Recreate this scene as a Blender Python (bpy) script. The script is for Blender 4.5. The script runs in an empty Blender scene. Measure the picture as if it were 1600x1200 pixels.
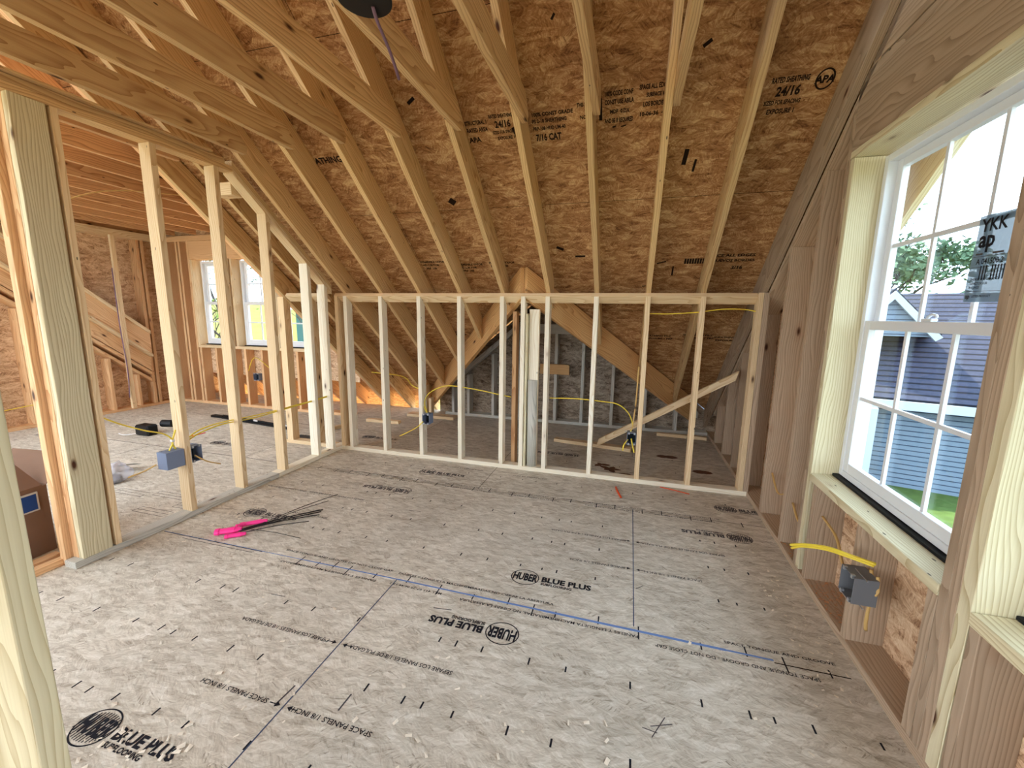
import bpy, bmesh, math, random
from mathutils import Vector, Matrix
from math import sin, cos, pi, radians
random.seed(7)
V = Vector
SC = bpy.context.scene
COL = SC.collection

# ------------------------------------------------------------------ camera, world, sun, exposure
FX = 647.9
yaw, pitch, roll = .2745, .164, .0147
cam_loc = V((1.1259, -1.7955, 1.4053))
Fd = V((-sin(yaw)*cos(pitch), cos(yaw)*cos(pitch), -sin(pitch)))
R0 = V((cos(yaw), sin(yaw), 0)); U0 = R0.cross(Fd)
Rr = R0*cos(roll) + U0*sin(roll); Ur = U0*cos(roll) - R0*sin(roll)
cd = bpy.data.cameras.new('camera'); co = bpy.data.objects.new('camera', cd); COL.objects.link(co)
cd.sensor_width = 36; cd.lens = 36*FX/1600; cd.clip_start = .05; cd.clip_end = 500
co.matrix_world = Matrix(((Rr.x, Ur.x, -Fd.x, cam_loc.x), (Rr.y, Ur.y, -Fd.y, cam_loc.y), (Rr.z, Ur.z, -Fd.z, cam_loc.z), (0, 0, 0, 1)))
SC.camera = co

wd = bpy.data.worlds.new('world'); SC.world = wd; wd.use_nodes = True
bg = wd.node_tree.nodes['Background']
bg.inputs[0].default_value = (.76, .88, 1.0, 1); bg.inputs[1].default_value = 6.5

def sun(name, d, e, col, ang):
    l = bpy.data.lights.new(name, 'SUN'); l.energy = e; l.color = col; l.angle = ang
    o = bpy.data.objects.new(name, l); COL.objects.link(o)
    o.rotation_euler = V(d).to_track_quat('-Z', 'Y').to_euler()
    return o
sun('sun', (.40, -.45, -.86), 20.0, (1.0, .84, .62), radians(1.5))

SC.view_settings.view_transform = 'Standard'; SC.view_settings.look = 'None'
SC.view_settings.gamma = 1; SC.view_settings.use_curve_mapping = False
SC.view_settings.exposure = 0.05
try:
    SC.cycles.max_bounces = 8; SC.cycles.diffuse_bounces = 5; SC.cycles.transparent_max_bounces = 12
    SC.cycles.use_denoising = True; SC.cycles.sample_clamp_indirect = 8
except Exception: pass

# ------------------------------------------------------------------ materials
def lin(c): return tuple(((x/255)/12.92 if x/255 <= .04045 else ((x/255+.055)/1.055)**2.4) for x in c) + (1,)
class NT:
    def __init__(s, name, rough=.7, spec=.3):
        s.m = bpy.data.materials.new(name); s.m.use_nodes = True
        s.t = s.m.node_tree; s.b = s.t.nodes['Principled BSDF']
        s.b.inputs['Roughness'].default_value = rough; s.b.inputs['Specular IOR Level'].default_value = spec
    def n(s, typ, ins=None, **kw):
        nd = s.t.nodes.new(typ)
        for k, v in kw.items(): setattr(nd, k, v)
        for k, v in (ins or {}).items():
            if isinstance(v, bpy.types.NodeSocket): s.t.links.new(v, nd.inputs[k])
            else: nd.inputs[k].default_value = v
        return nd
    def math(s, op, a, b=0.0, clamp=False): return s.n('ShaderNodeMath', {0: a, 1: b}, operation=op, use_clamp=clamp).outputs[0]
    def vmath(s, op, a, b): return s.n('ShaderNodeVectorMath', {0: a, 1: b}, operation=op).outputs[0]
    def mix(s, f, a, b, typ='MIX'):
        nd = s.n('ShaderNodeMix', data_type='RGBA', blend_type=typ)
        for i, v in ((0, f), (6, a), (7, b)):
            if isinstance(v, bpy.types.NodeSocket): s.t.links.new(v, nd.inputs[i])
            else: nd.inputs[i].default_value = v
        return nd.outputs[2]
    def ramp(s, f, stops):
        nd = s.n('ShaderNodeValToRGB', {0: f}); cr = nd.color_ramp
        while len(cr.elements) < len(stops): cr.elements.new(.5)
        for e, (p, c) in zip(cr.elements, stops): e.position = p; e.color = c
        return nd.outputs[0]
    def base(s, c):
        if isinstance(c, bpy.types.NodeSocket): s.t.links.new(c, s.b.inputs['Base Color'])
        else: s.b.inputs['Base Color'].default_value = c
    def bump(s, h, st=.3, d=.002):
        nd = s.n('ShaderNodeBump', {'Height': h, 'Strength': st, 'Distance': d}); s.t.links.new(nd.outputs[0], s.b.inputs['Normal'])

def wood(name, light, dark, vary=.25, knots=1.0, stain=None):
    m = NT(name, .62, .25)
    oc = m.n('ShaderNodeTexCoord').outputs['Object']
    rnd = m.n('ShaderNodeObjectInfo').outputs['Random']
    off = m.n('ShaderNodeCombineXYZ', {0: m.math('MULTIPLY', rnd, 37.0), 1: m.math('MULTIPLY', rnd, .35), 2: m.math('MULTIPLY_ADD', rnd, -.21)}).outputs[0]
    p = m.vmath('ADD', oc, off)
    # long soft warp, then growth rings about an axis offset from the board
    ps = m.vmath('MULTIPLY', p, (1.3, 7.0, 7.0))
    wn = m.n('ShaderNodeTexNoise', {'Vector': ps, 'Scale': 1.0, 'Detail': 2.0, 'Roughness': .5})
    wv = m.vmath('MULTIPLY', m.vmath('SUBTRACT', wn.outputs['Color'], (.5, .5, .5)), (0, .11, .11))
    pr = m.vmath('ADD', m.vmath('MULTIPLY', p, (.0, 1, 1)), wv)
    rings = m.n('ShaderNodeTexWave', {'Vector': pr, 'Scale': 27.0, 'Distortion': .6, 'Detail': 1.0, 'Detail Scale': 2.0}, wave_type='RINGS', rings_direction='X', wave_profile='SAW').outputs['Fac']
    fib = m.n('ShaderNodeTexNoise', {'Vector': m.vmath('MULTIPLY', p, (4, 170, 170)), 'Scale': 1.0, 'Detail': 2.0}).outputs['Fac']
    g = m.math('ADD', m.math('MULTIPLY', m.math('POWER', rings, 2.6), .85), m.math('MULTIPLY', m.math('SUBTRACT', fib, .35), .55), True)
    big = m.n('ShaderNodeTexNoise', {'Vector': m.vmath('MULTIPLY', p, (1.1, 5, 5)), 'Scale': 1.0, 'Detail': 1.0}).outputs['Fac']
    c = m.mix(g, light, dark)
    c = m.mix(m.math('MULTIPLY', m.math('SUBTRACT', big, .42, True), 1.2, True), c, m.mix(.5, light, dark), 'MIX')
    if stain:
        sn = m.n('ShaderNodeTexNoise', {'Vector': m.vmath('MULTIPLY', p, (1.5, 9, 9)), 'Scale': 1.0, 'Detail': 3.0}).outputs['Fac']
        c = m.mix(m.math('MULTIPLY', m.math('SUBTRACT', sn, .52, True), 4.0, True), c, stain)
    # knots
    kv = m.n('ShaderNodeTexVoronoi', {'Vector': m.vmath('MULTIPLY', p, (3.0, 8.0, 8.0)), 'Scale': 1.0}, feature='F1')
    sep = m.n('ShaderNodeSeparateColor', {0: kv.outputs['Color']}).outputs[0]
    on = m.math('GREATER_THAN', sep, .5)
    k = m.math('MULTIPLY', m.math('SUBTRACT', .12, kv.outputs['Distance'], True), 14.0*knots, True)
    k2 = m.math('MULTIPLY', m.math('SUBTRACT', .24, kv.outputs['Distance'], True), 4.0*knots, True)
    c = m.mix(m.math('MULTIPLY', m.math('MULTIPLY', k2, on), .45), c, lin((150, 95, 50)))
    c = m.mix(m.math('MULTIPLY', k, on), c, lin((70, 38, 20)))
    # small nail and stamp specks
    nv = m.n('ShaderNodeTexVoronoi', {'Vector': m.vmath('MULTIPLY', p, (9, 26, 26)), 'Scale': 1.0}, feature='F1')
    nn = m.n('ShaderNodeSeparateColor', {0: nv.outputs['Color']}).outputs[1]
    nk = m.math('MULTIPLY', m.math('LESS_THAN', nv.outputs['Distance'], .09), m.math('GREATER_THAN', nn, .88))
    c = m.mix(m.math('MULTIPLY', nk, .85), c, lin((45, 32, 25)))
    hs = m.n('ShaderNodeHueSaturation', {'Color': c, 'Value': m.math('MULTIPLY_ADD', rnd, vary)})
    hs.inputs['Value'].default_value = 1
    v = m.math('ADD', m.math('MULTIPLY', rnd, vary), 1-vary*.6)
    m.t.links.new(v, hs.inputs['Value'])
    m.base(hs.outputs[0]); m.bump(g, .25, .0015)
    return m.m

def osb(name, dark, mid, light, deep, sc=1.0, contrast=1.0, lean=2.6):
    """pressed wood strands: three layers of small patches, each patch with its own strand direction"""
    m = NT(name, .75, .15)
    oc = m.n('ShaderNodeTexCoord').outputs['Object']
    w = m.n('ShaderNodeTexNoise', {'Vector': oc, 'Scale': 30.0, 'Detail': 1.0})
    oc2 = m.vmath('ADD', oc, m.vmath('MULTIPLY', m.vmath('SUBTRACT', w.outputs['Color'], (.5, .5, .5)), (.008, .008, 0)))
    def layer(cx, cy, ox, stx, sty, spread):
        q = m.vmath('ADD', oc2, (ox, ox*1.7, 0))
        vo = m.n('ShaderNodeTexVoronoi', {'Vector': m.vmath('MULTIPLY', q, (cx*sc, cy*sc, 1)), 'Scale': 1.0}, feature='F1', voronoi_dimensions='2D')
        sp = m.n('ShaderNodeSeparateColor', {0: vo.outputs['Color']})
        ang = m.math('MULTIPLY', m.math('SUBTRACT', sp.outputs[0], .5), spread)
        rt = m.n('ShaderNodeVectorRotate', {'Vector': q, 'Angle': ang}, rotation_type='Z_AXIS').outputs[0]
        nz = m.n('ShaderNodeTexNoise', {'Vector': m.vmath('MULTIPLY', rt, (stx*sc, sty*sc, 1)), 'Scale': 1.0, 'Detail': 3.0, 'Roughness': .65}, noise_dimensions='2D').outputs['Fac']
        return nz, sp.outputs[1], sp.outputs[2]
    a, ca, ea = layer(14, 42, 0, 10, 130, lean)
    b, cb, eb = layer(24, 75, 3.3, 18, 210, lean*1.1)
    c_, cc, ec = layer(9, 26, 7.1, 7, 80, lean*.8)
    t = m.math('ADD', m.math('MULTIPLY', a, .45), m.math('MULTIPLY', b, .35)); t = m.math('ADD', t, m.math('MULTIPLY', c_, .35))
    t = m.math('ADD', t, m.math('MULTIPLY', m.math('SUBTRACT', ca, .5), .17)); t = m.math('ADD', t, m.math('MULTIPLY', m.math('SUBTRACT', cb, .5), .14))
    t = m.math('ADD', m.math('MULTIPLY', m.math('SUBTRACT', t, .575), 1.9*contrast), .5, True)
    big = m.n('ShaderNodeTexNoise', {'Vector': oc, 'Scale': 1.7, 'Detail': 2.0}).outputs['Fac']
    c = m.ramp(t, [(.0, deep), (.28, dark), (.52, mid), (.95, light)])
    sp = m.math('MULTIPLY', m.math('GREATER_THAN', ec, .9), m.math('LESS_THAN', a, .37))
    c = m.mix(m.math('MULTIPLY', sp, .55), c, deep)
    hs = m.n('ShaderNodeHueSaturation', {'Color': c})
    m.t.links.new(m.math('ADD', m.math('MULTIPLY', big, .5), .75), hs.inputs['Value'])
    m.base(hs.outputs[0]); m.bump(t, .3, .0015)
    return m.m

def plain(name, c, rough=.6, spec=.3, metal=0, noise=0.0, scale=20):
    m = NT(name, rough, spec); m.b.inputs['Metallic'].default_value = metal
    if noise:
        n = m.n('ShaderNodeTexNoise', {'Vector': m.n('ShaderNodeTexCoord').outputs['Object'], 'Scale': scale, 'Detail': 3.0}).outputs['Fac']
        d = tuple(x*(1-noise) for x in c[:3])+(1,); l = tuple(min(1, x*(1+noise)) for x in c[:3])+(1,)
        m.base(m.mix(n, d, l)); m.bump(n, .15, .002)
    else: m.base(c)
    return m.m

M = {}
M['raft'] = wood('rafter_pine', lin((222, 190, 140)), lin((174, 132, 84)))
M['joist'] = wood('joist_pine', lin((218, 184, 134)), lin((164, 120, 76)))
M['stud'] = wood('stud_spruce', lin((236, 212, 172)), lin((202, 164, 116)), .16)
M['knee'] = wood('stud_whitened', lin((246, 238, 218)), lin((224, 206, 174)), .08)  # pale spruce, whitened by cool window light put into the colour
M['wstud'] = wood('gable_spruce', lin((188, 165, 140)), lin((142, 119, 95)), .18)
M['jamb'] = wood('trimmer_yellow_pine', lin((228, 219, 184)), lin((184, 166, 124)), .08)
M['lj'] = wood('shaded_fir', lin((222, 176, 128)), lin((164, 112, 72)), .2)  # darker than the warm fir; dim joist sides put into the colour
M['warm'] = wood('warm_fir', lin((236, 196, 148)), lin((196, 142, 96)), .2)
M['grey'] = wood('grey_wood', lin((208, 204, 192)), lin((150, 148, 138)), .1)  # greyer than the other timber
M['post'] = wood('treated_plank', lin((222, 212, 178)), lin((168, 150, 112)), .05)
M['valley'] = wood('valley_pine', lin((222, 180, 124)), lin((178, 126, 74)), .1)
M['osb_roof'] = osb('osb_roof', lin((146, 104, 68)), lin((172, 128, 86)), lin((218, 184, 136)), lin((96, 62, 40)), .72, .95, 3.0)
M['osb_wall'] = osb('osb_wall', lin((188, 150, 116)), lin((214, 180, 144)), lin((238, 214, 180)), lin((122, 86, 60)), .7, 1.0, 3.0)
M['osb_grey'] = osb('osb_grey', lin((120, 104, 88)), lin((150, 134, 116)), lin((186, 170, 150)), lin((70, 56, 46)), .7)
M['floor'] = osb('osb_floor', lin((178, 168, 152)), lin((204, 196, 180)), lin((236, 231, 220)), lin((124, 112, 96)), 1.0, .72, 2.1)
M['ink'] = plain('black_ink', lin((34, 34, 40)), .7, .1)
M['ink2'] = plain('faded_ink', lin((82, 78, 80)), .8, .1)
M['rink'] = plain('brown_black_ink', lin((38, 26, 20)), .8, .1)
M['chalk'] = plain('blue_chalk', lin((112, 138, 190)), .9, .0)
M['chalk2'] = plain('grey_blue_joint', lin((80, 90, 112)), .9, .0)
M['joint'] = plain('joint_gap', lin((50, 42, 36)), .9, .0)
M['vinyl'] = plain('white_vinyl', lin((226, 230, 234)), .35, .4)
M['black'] = plain('black_plastic', lin((14, 14, 16)), .5, .3)
M['box'] = plain('grey_blue_pvc', lin((122, 134, 158)), .5, .3)
M['boxg'] = plain('grey_pvc', lin((112, 114, 118)), .5, .3)
M['boxd'] = plain('shaded_box_inside', lin((22, 30, 36)), .6, .2)
M['yellow'] = plain('yellow_cable', lin((232, 206, 66)), .45, .4)
M['tan'] = plain('tan_cable', lin((206, 170, 106)), .5, .3)
M['purple'] = plain('mauve_cable', lin((120, 92, 110)), .5, .3)
M['white'] = plain('white_plastic', lin((235, 235, 235)), .5, .3)
M['pink'] = plain('pink_plastic', lin((255, 60, 150)), .45, .3)
M['orange'] = plain('orange_plastic', lin((226, 84, 40)), .5, .3)
M['red'] = plain('red_paint', lin((214, 44, 40)), .5, .3)
M['card'] = plain('cardboard', lin((126, 98, 80)), .85, .1, 0, .12, 8)
M['cardw'] = plain('pale_cardboard', lin((196, 190, 184)), .85, .1)
M['blue'] = plain('blue_print', lin((40, 70, 130)), .6, .2)
M['steel'] = plain('galvanised', lin((186, 190, 194)), .35, .5, .7)
M['bag'] = plain('grey_clips', lin((150, 152, 160)), .5, .4, .2, .4, 60)
M['chip'] = plain('wood_chips', lin((232, 222, 204)), .8, .1)
M['shadowgap'] = plain('black_flashing_gap', lin((24, 26, 28)), .6, .2)
def glass():
    m = bpy.data.materials.new('window_glass'); m.use_nodes = True; t = m.node_tree
    for n in list(t.nodes):
        if n.type != 'OUTPUT_MATERIAL': t.nodes.remove(n)
    o = [n for n in t.nodes if n.type == 'OUTPUT_MATERIAL'][0]
    tr = t.nodes.new('ShaderNodeBsdfTransparent'); tr.inputs[0].default_value = (.9, .95, .98, 1)
    gl = t.nodes.new('ShaderNodeBsdfGlossy'); gl.inputs['Roughness'].default_value = .02
    lw = t.nodes.new('ShaderNodeLayerWeight'); lw.inputs[0].default_value = .5
    p5 = t.nodes.new('ShaderNodeMath'); p5.operation = 'POWER'; p5.inputs[1].default_value = 5; t.links.new(lw.outputs['Facing'], p5.inputs[0])
    fr = t.nodes.new('ShaderNodeMath'); fr.operation = 'MULTIPLY_ADD'; fr.inputs[1].default_value = .5; fr.inputs[2].default_value = .03; t.links.new(p5.outputs[0], fr.inputs[0])
    mx = t.nodes.new('ShaderNodeMixShader')
    t.links.new(fr.outputs[0], mx.inputs[0]); t.links.new(tr.outputs[0], mx.inputs[1]); t.links.new(gl.outputs[0], mx.inputs[2]); t.links.new(mx.outputs[0], o.inputs[0])
    return m
M['glass'] = glass()
def filmy(name, c, a):
    m = NT(name, .3, .4); m.base(c); m.b.inputs['Alpha'].default_value = a; return m.m
M['film'] = filmy('clear_bag', lin((225, 225, 240)), .35)

# ------------------------------------------------------------------ mesh helpers
def link(name, me, mat, parent=None, frame=None):
    o = bpy.data.objects.new(name, me); COL.objects.link(o)
    if mat is not None: me.materials.append(mat)
    if frame is not None: o.matrix_world = frame
    if parent is not None:
        o.parent = parent
        o.matrix_parent_inverse = pworld(parent).inverted()
    return o
WORLD = {}
def pworld(p):
    m = p.matrix_basis.copy()
    q = p
    while q.parent is not None:
        m = q.parent.matrix_basis @ q.matrix_parent_inverse @ m if False else q.matrix_parent_inverse @ m
        m = q.parent.matrix_basis @ m
        q = q.parent
    return m
def fr(o, X, Z):
    X = V(X).normalized(); Z = V(Z).normalized()
    if abs(X.dot(Z)) > .99: Z = V((0, 0, 1)) if abs(X.z) < .9 else V((1, 0, 0))
    Y = Z.cross(X).normalized(); Z = X.cross(Y)
    return Matrix(((X.x, Y.x, Z.x, o[0]), (X.y, Y.y, Z.y, o[1]), (X.z, Y.z, Z.z, o[2]), (0, 0, 0, 1)))
def tag(o, label=None, cat=None, group=None, kind=None):
    if label: o['label'] = label
    if cat: o['category'] = cat
    if group: o['group'] = group
    if kind: o['kind'] = kind
    return o
def from_bm(name, bm, mat, parent=None, frame=None, smooth=False):
    if frame is not None: bm.transform(frame.inverted())
    me = bpy.data.meshes.new(name); bm.to_mesh(me); bm.free()
    if smooth:
        for p in me.polygons: p.use_smooth = True
    return link(name, me, mat, parent, frame)
def add_prism(bm, pts, E, bev=.0):
    """pts: world points of a planar polygon, extruded by vector E"""
    E = V(E)
    a = [bm.verts.new(V(p)) for p in pts]; b = [bm.verts.new(V(p)+E) for p in pts]
    n = len(pts); fs = [bm.faces.new(a[::-1]), bm.faces.new(b)]
    for i in range(n): fs.append(bm.faces.new((a[i], a[(i+1) % n], b[(i+1) % n], b[i])))
    bmesh.ops.recalc_face_normals(bm, faces=fs)
    if bev:
        es = list({e for f in fs for e in f.edges})
        bmesh.ops.bevel(bm, geom=es, offset=bev, segments=1, profile=.5, affect='EDGES')
def add_box(bm, x, y, z, bev=0):
    add_prism(bm, [(x[0], y[0], z[0]), (x[1], y[0], z[0]), (x[1], y[1], z[0]), (x[0], y[1], z[0])], (0, 0, z[1]-z[0]), bev)
def prism(name, pts, E, mat, X, parent=None, bev=.0018):
    bm = bmesh.new(); add_prism(bm, pts, E, bev)
    c = sum((V(p) for p in pts), V())/len(pts)
    return from_bm(name, bm, mat, parent, fr(c, X, E))
def box(name, x, y, z, mat, parent=None, bev=.0018, axis=None):
    """axis aligned board; local X follows the longest side so the grain runs along it"""
    d = [abs(x[1]-x[0]), abs(y[1]-y[0]), abs(z[1]-z[0])]
    ax = d.index(max(d)) if axis is None else axis
    X = [(1, 0, 0), (0, 1, 0), (0, 0, 1)][ax]; Z = [(0, 0, 1), (1, 0, 0), (0, 1, 0)][ax]
    bm = bmesh.new(); add_box(bm, x, y, z, bev)
    return from_bm(name, bm, mat, parent, fr(((x[0]+x[1])/2, (y[0]+y[1])/2, z[0]), X, Z))
def plank(name, p0, p1, W, w, T, t, mat, parent=None, bev=.0018):
    """board from p0 to p1; width w toward W, thickness t toward T (both measured from the p0-p1 edge)"""
    p0, p1, W, T = V(p0), V(p1), V(W).normalized(), V(T).normalized()
    return prism(name, [p0, p1, p1+W*w, p0+W*w], T*t, mat, p1-p0, parent, bev)
def spline(pts, k=6):
    pts = [V(p) for p in pts]
    if len(pts) < 3: return pts
    P = [pts[0]*2-pts[1]] + pts + [pts[-1]*2-pts[-2]]; out = []
    for i in range(1, len(P)-2):
        for j in range(k):
            t = j/k
            out.append(.5*((2*P[i]) + (P[i+1]-P[i-1])*t + (2*P[i-1]-5*P[i]+4*P[i+1]-P[i+2])*t*t + (3*P[i]-P[i-1]-3*P[i+1]+P[i+2])*t**3))
    out.append(pts[-1]); return out
def add_tube(bm, pts, r, n=8, flat=1.0):
    rings = []; up = V((0, 0, 1))
    for i, p in enumerate(pts):
        d = (pts[min(i+1, len(pts)-1)] - pts[max(i-1, 0)]).normalized()
        a = d.cross(up)
        if a.length < .1: a = d.cross(V((0, 1, 0)))
        a.normalize(); b = d.cross(a).normalized()
        rr = r[i] if isinstance(r, (list, tuple)) else r
        rings.append([bm.verts.new(p + a*cos(2*pi*j/n)*rr*flat + b*sin(2*pi*j/n)*rr) for j in range(n)])
    for i in range(len(rings)-1):
        for j in range(n): bm.faces.new((rings[i][j], rings[i][(j+1) % n], rings[i+1][(j+1) % n], rings[i+1][j]))
    bm.faces.new(rings[0][::-1]); bm.faces.new(rings[-1])
def tube(name, pts, r, mat, parent=None, k=6, n=8, flat=1.0):
    bm = bmesh.new(); add_tube(bm, spline(pts, k), r, n, flat)
    return from_bm(name, bm, mat, parent, Matrix.Translation(V(pts[0])), True)
def empty(name, loc):
    o = bpy.data.objects.new(name, None); o.empty_display_size = .1; COL.objects.link(o); o.location = loc
    return o
def text(name, body, size, frame, mat, parent, align='LEFT', sx=1.0, bold=0.0):
    cu = bpy.data.curves.new('t', 'FONT'); cu.body = body; cu.size = size; cu.align_x = align; cu.resolution_u = 2; cu.offset = bold*size
    ob = bpy.data.objects.new('t', cu); me = bpy.data.meshes.new_from_object(ob)
    me.name = name
    if sx != 1: me.transform(Matrix.Diagonal((sx, 1, 1, 1)))
    bpy.data.objects.remove(ob); bpy.data.curves.remove(cu)
    return link(name, me, mat, parent, frame)

# ------------------------------------------------------------------ dimensions
ORD = ['first', 'second', 'third', 'fourth', 'fifth', 'sixth', 'seventh', 'eighth', 'ninth', 'tenth', 'eleventh', 'twelfth', 'thirteenth', 'fourteenth']
YK, XS, S = 1.738, -1.617, .4064
SL = .815; TH = math.atan(SL)
XR, XRO = 2.0965, 2.2365
XL, XLO = -1.711, -1.800
XW = -5.65; YD = 2.95
def ZR(y): return 1.618 - SL*(y-YK)       # underside of the rafters
PV = .240                                  # plumb height of a rafter
def ZS(y): return ZR(y)+PV                 # underside of the roof sheathing
YRIDGE = -1.9
VX, VY = .215, 1.79
def yv(x): return VY + 1.006*abs(x-VX)     # the valley in plan

# ------------------------------------------------------------------ setting: floor, sheathing
fl = box('floor', (-5.84, 2.2365), (-4.2, 3.74), (-.22, 0), M['floor'], bev=0, axis=0); tag(fl, kind='structure')
fz = .0007
def fbox(bm, x0, x1, y0, y1): add_box(bm, (x0, x1), (y0, y1), (.0002, fz))
bm = bmesh.new()                            # joints between the floor panels
F4 = 1.2192
for k in range(-3, 4):
    y = k*F4 if k else -.012
    if k != 0: fbox(bm, -5.6, 2.09, y-.0016, y+.0016)
    for j in range(-4, 4):
        x = j*2*F4 + (F4 if k == 0 else 0) + (F4 if k % 2 == 0 and k else 0)
        if -5.6 < x < 2.08 and not (k in (-1, 0) and abs(x) < 3): fbox(bm, x-.0016, x+.0016, y, min(y+F4, 3.7))
from_bm('panel_joint', bm, M['joint'], fl)
bm = bmesh.new()
fbox(bm, F4-.0025, F4+.0025, 0, F4); fbox(bm, -.0025, .0025, -F4, -.01)
from_bm('panel_joint', bm, M['chalk2'], fl)
bm = bmesh.new()
xs = [-1.69, -1.2, -.6, 0, .4, .8, 1.2, 1.6, 1.78]
for i in range(len(xs)-1):
    w = [.0012, .002, .0035, .0045, .0055, .0065, .0065, .0045][i]
    ya = -.012-.01*max(0, xs[i]); yb = -.012-.01*max(0, xs[i+1])
    add_prism(bm, [(xs[i], ya-w, .0002), (xs[i+1], yb-w, .0002), (xs[i+1], yb+w, .0002), (xs[i], ya+w, .0002)], (0, 0, .0006))
from_bm('chalk_line', bm, M['chalk'], fl)
bm = bmesh.new()
fbox(bm, 1.78, 2.05, -.045, -.040); fbox(bm, -1.69, -.9, -.018, -.014)
from_bm('panel_joint', bm, M['joint'], fl)

bm = bmesh.new()                            # printed nail guide dashes
def dash(x, y, l=.03, w=.0034, a=0):
    d = V((sin(a), cos(a), 0))*l/2; s = V((cos(a), -sin(a), 0))*w
    c = V((x, y, .0003)); add_prism(bm, [c-d-s, c-d+s, c+d+s, c+d-s], (0, 0, .0005))
offA = [0, .08, .2, .4, .555, .81, 1.055]
for y in (-.327, -.628, -.925, -1.23):
    for base in (-2.04, -.82, .40, 1.6192):
        for o in offA:
            x = base+o
            if -1.66 < x < 2.05 and random.random() > .06: dash(x+random.uniform(-.006, .006), y+random.uniform(-.004, .004), random.uniform(.026, .036))
for y in (.307, .604, .9):
    for x in [-.82, -.74, -.618, -.416, -.265, -.01, .235, .4, .6, .725, .808, 1.02, 1.632, 1.716, 1.838, -1.24, -1.45]:
        dash(x, y, random.uniform(.02, .028), .0036)
for y in (1.52,):
    for x in [-1.3, -1.05, -.78, -.64, -.55, -.2, .1, .3, .42, .6, .81, 1.05, 1.22, 1.45, 1.62, 1.9]: dash(x, y, .018, .0034)
for y in (2.1, 2.45, 2.8):
    for x in [-1.3, -.9, -.4, .2, .6, 1.1, 1.6]: dash(x, y, .02)
for y in (.31, .61, .9, 1.6, 2.0):
    for x in [-5.2, -4.8, -4.3, -3.9, -3.4, -2.9, -2.4]: dash(x, y, .03)
from_bm('nail_guide_marks', bm, M['ink'], fl)

def ff(x, y, flip=False, a=0.0, z=.0009):   # a frame on the floor; flip = upside down from the camera
    t = a + (pi if flip else 0)
    return fr((x, y, z), (cos(t), sin(t), 0), (0, 0, 1))
def ring(bm, F, cx, cy, rx, ry, w, n=40):
    a = [bm.verts.new(F @ V((cx+rx*cos(2*pi*i/n), cy+ry*sin(2*pi*i/n), 0))) for i in range(n)]
    b = [bm.verts.new(F @ V((cx+(rx-w)*cos(2*pi*i/n), cy+(ry-w)*sin(2*pi*i/n), 0))) for i in range(n)]
    for i in range(n): bm.faces.new((a[i], a[(i+1) % n], b[(i+1) % n], b[i]))
def stamp(x, y, flip, mat, a=0.0, k=1.0, heavy=False):
    F = ff(x, y, flip, a)
    bm = bmesh.new(); ring(bm, F, 0, 0, .077*k, .066*k, .005*k)
    if heavy:
        for i in range(-6, 7):
            h = .052*math.sqrt(max(0, 1-(i*.0115/.077)**2))
            q = [F @ V((i*.0115+s*.0022+t*.006, t*h, 0)) for s, t in ((-1, -1), (1, -1), (1, 1), (-1, 1))]
            bm.faces.new([bm.verts.new(p) for p in q])
    o = from_bm('maker_stamp', bm, mat, fl)
    text('stamp_lettering', 'HUBER', .056*k, F @ Matrix.Translation((0, -.026*k, .0001)) @ Matrix.Diagonal((1, 1.5, 1, 1)), mat, o, 'CENTER', .76, .04)
    text('stamp_lettering', 'BLUE PLUS', .056*k, F @ Matrix.Translation((.09*k, -.012*k, .0001)), mat, o, 'LEFT', 1.0, .045)
    text('stamp_lettering', 'SUBFLOORING', .026*k, F @ Matrix.Translation((.092*k, -.04*k, .0001)), mat, o, 'LEFT', .95, .035)
stamp(.652, .207, False, M['ink'])
stamp(.652, -.215, True, M['ink'])
stamp(-.548, -1.02, False, M['ink'], heavy=True)
stamp(-.565, 1.0, True, M['ink2'])
stamp(-.56, 1.43, False, M['ink2'])
stamp(1.885, 1.44, False, M['ink2'], heavy=True)
stamp(1.885, 1.01, True, M['ink2'], heavy=True)
stamp(.62, 2.3, True, M['ink2']); stamp(-1.7, 2.2, False, M['ink2'], heavy=True)
stamp(-3.1, 1.5, False, M['ink2'], heavy=True); stamp(-4.9, 1.1, True, M['ink2'], heavy=True); stamp(-1.36, .36, False, M['ink2'], heavy=True)
def line(body, x, y, w, flip, mat, size=.027):
    cu = bpy.data.curves.new('t', 'FONT'); cu.body = body; cu.size = size
    ob = bpy.data.objects.new('t', cu); me = bpy.data.meshes.new_from_object(ob)
    L = max(v.co.x for v in me.vertices); bpy.data.meshes.remove(me); bpy.data.objects.remove(ob); bpy.data.curves.remove(cu)
    return text('printed_line', body, size, ff(x, y, flip), mat, fl, 'LEFT', w/L, .012)
SP = 'SEPARE LOS PANELES 1/8 DE PULGADA'; EN = 'SPACE PANELS 1/8 INCH'
line(SP, .525, -.465, .475, True, M['ink']); line(SP, -.055, -.465, .475, True, M['ink'])
line(EN, .365, -.768, .325, True, M['ink']); line(EN, -.07, -.768, .315, True, M['ink'])
line(SP, 1.175, .765, .48, True, M['ink2']); line(SP, 1.75, .765, .48, True, M['ink2'])
line(EN, 1.175, .462, .31, True, M['ink2']); line(EN, 1.58, .462, .30, True, M['ink2'])
line('PANELES Y LENGUETA MACHIHEMBRADAS, NO CIERRE LA ABERTURA', 1.24, -.052, .86, True, M['ink'], .024)
line('SPACE TONGUE AND GROOVE - DO NOT CLOSE GAP', 1.93, -.078, .62, True, M['ink'], .026)
line('PANELES Y LENGUETA MACHIHEMBRADAS NO CIERRE LA ABERTURA', -.02, .030, .86, False, M['ink'], .022)
line('SPACE TONGUE AND GROOVE DO NOT CLOSE GAP', -.78, .035, .72, False, M['ink'], .022)
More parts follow.
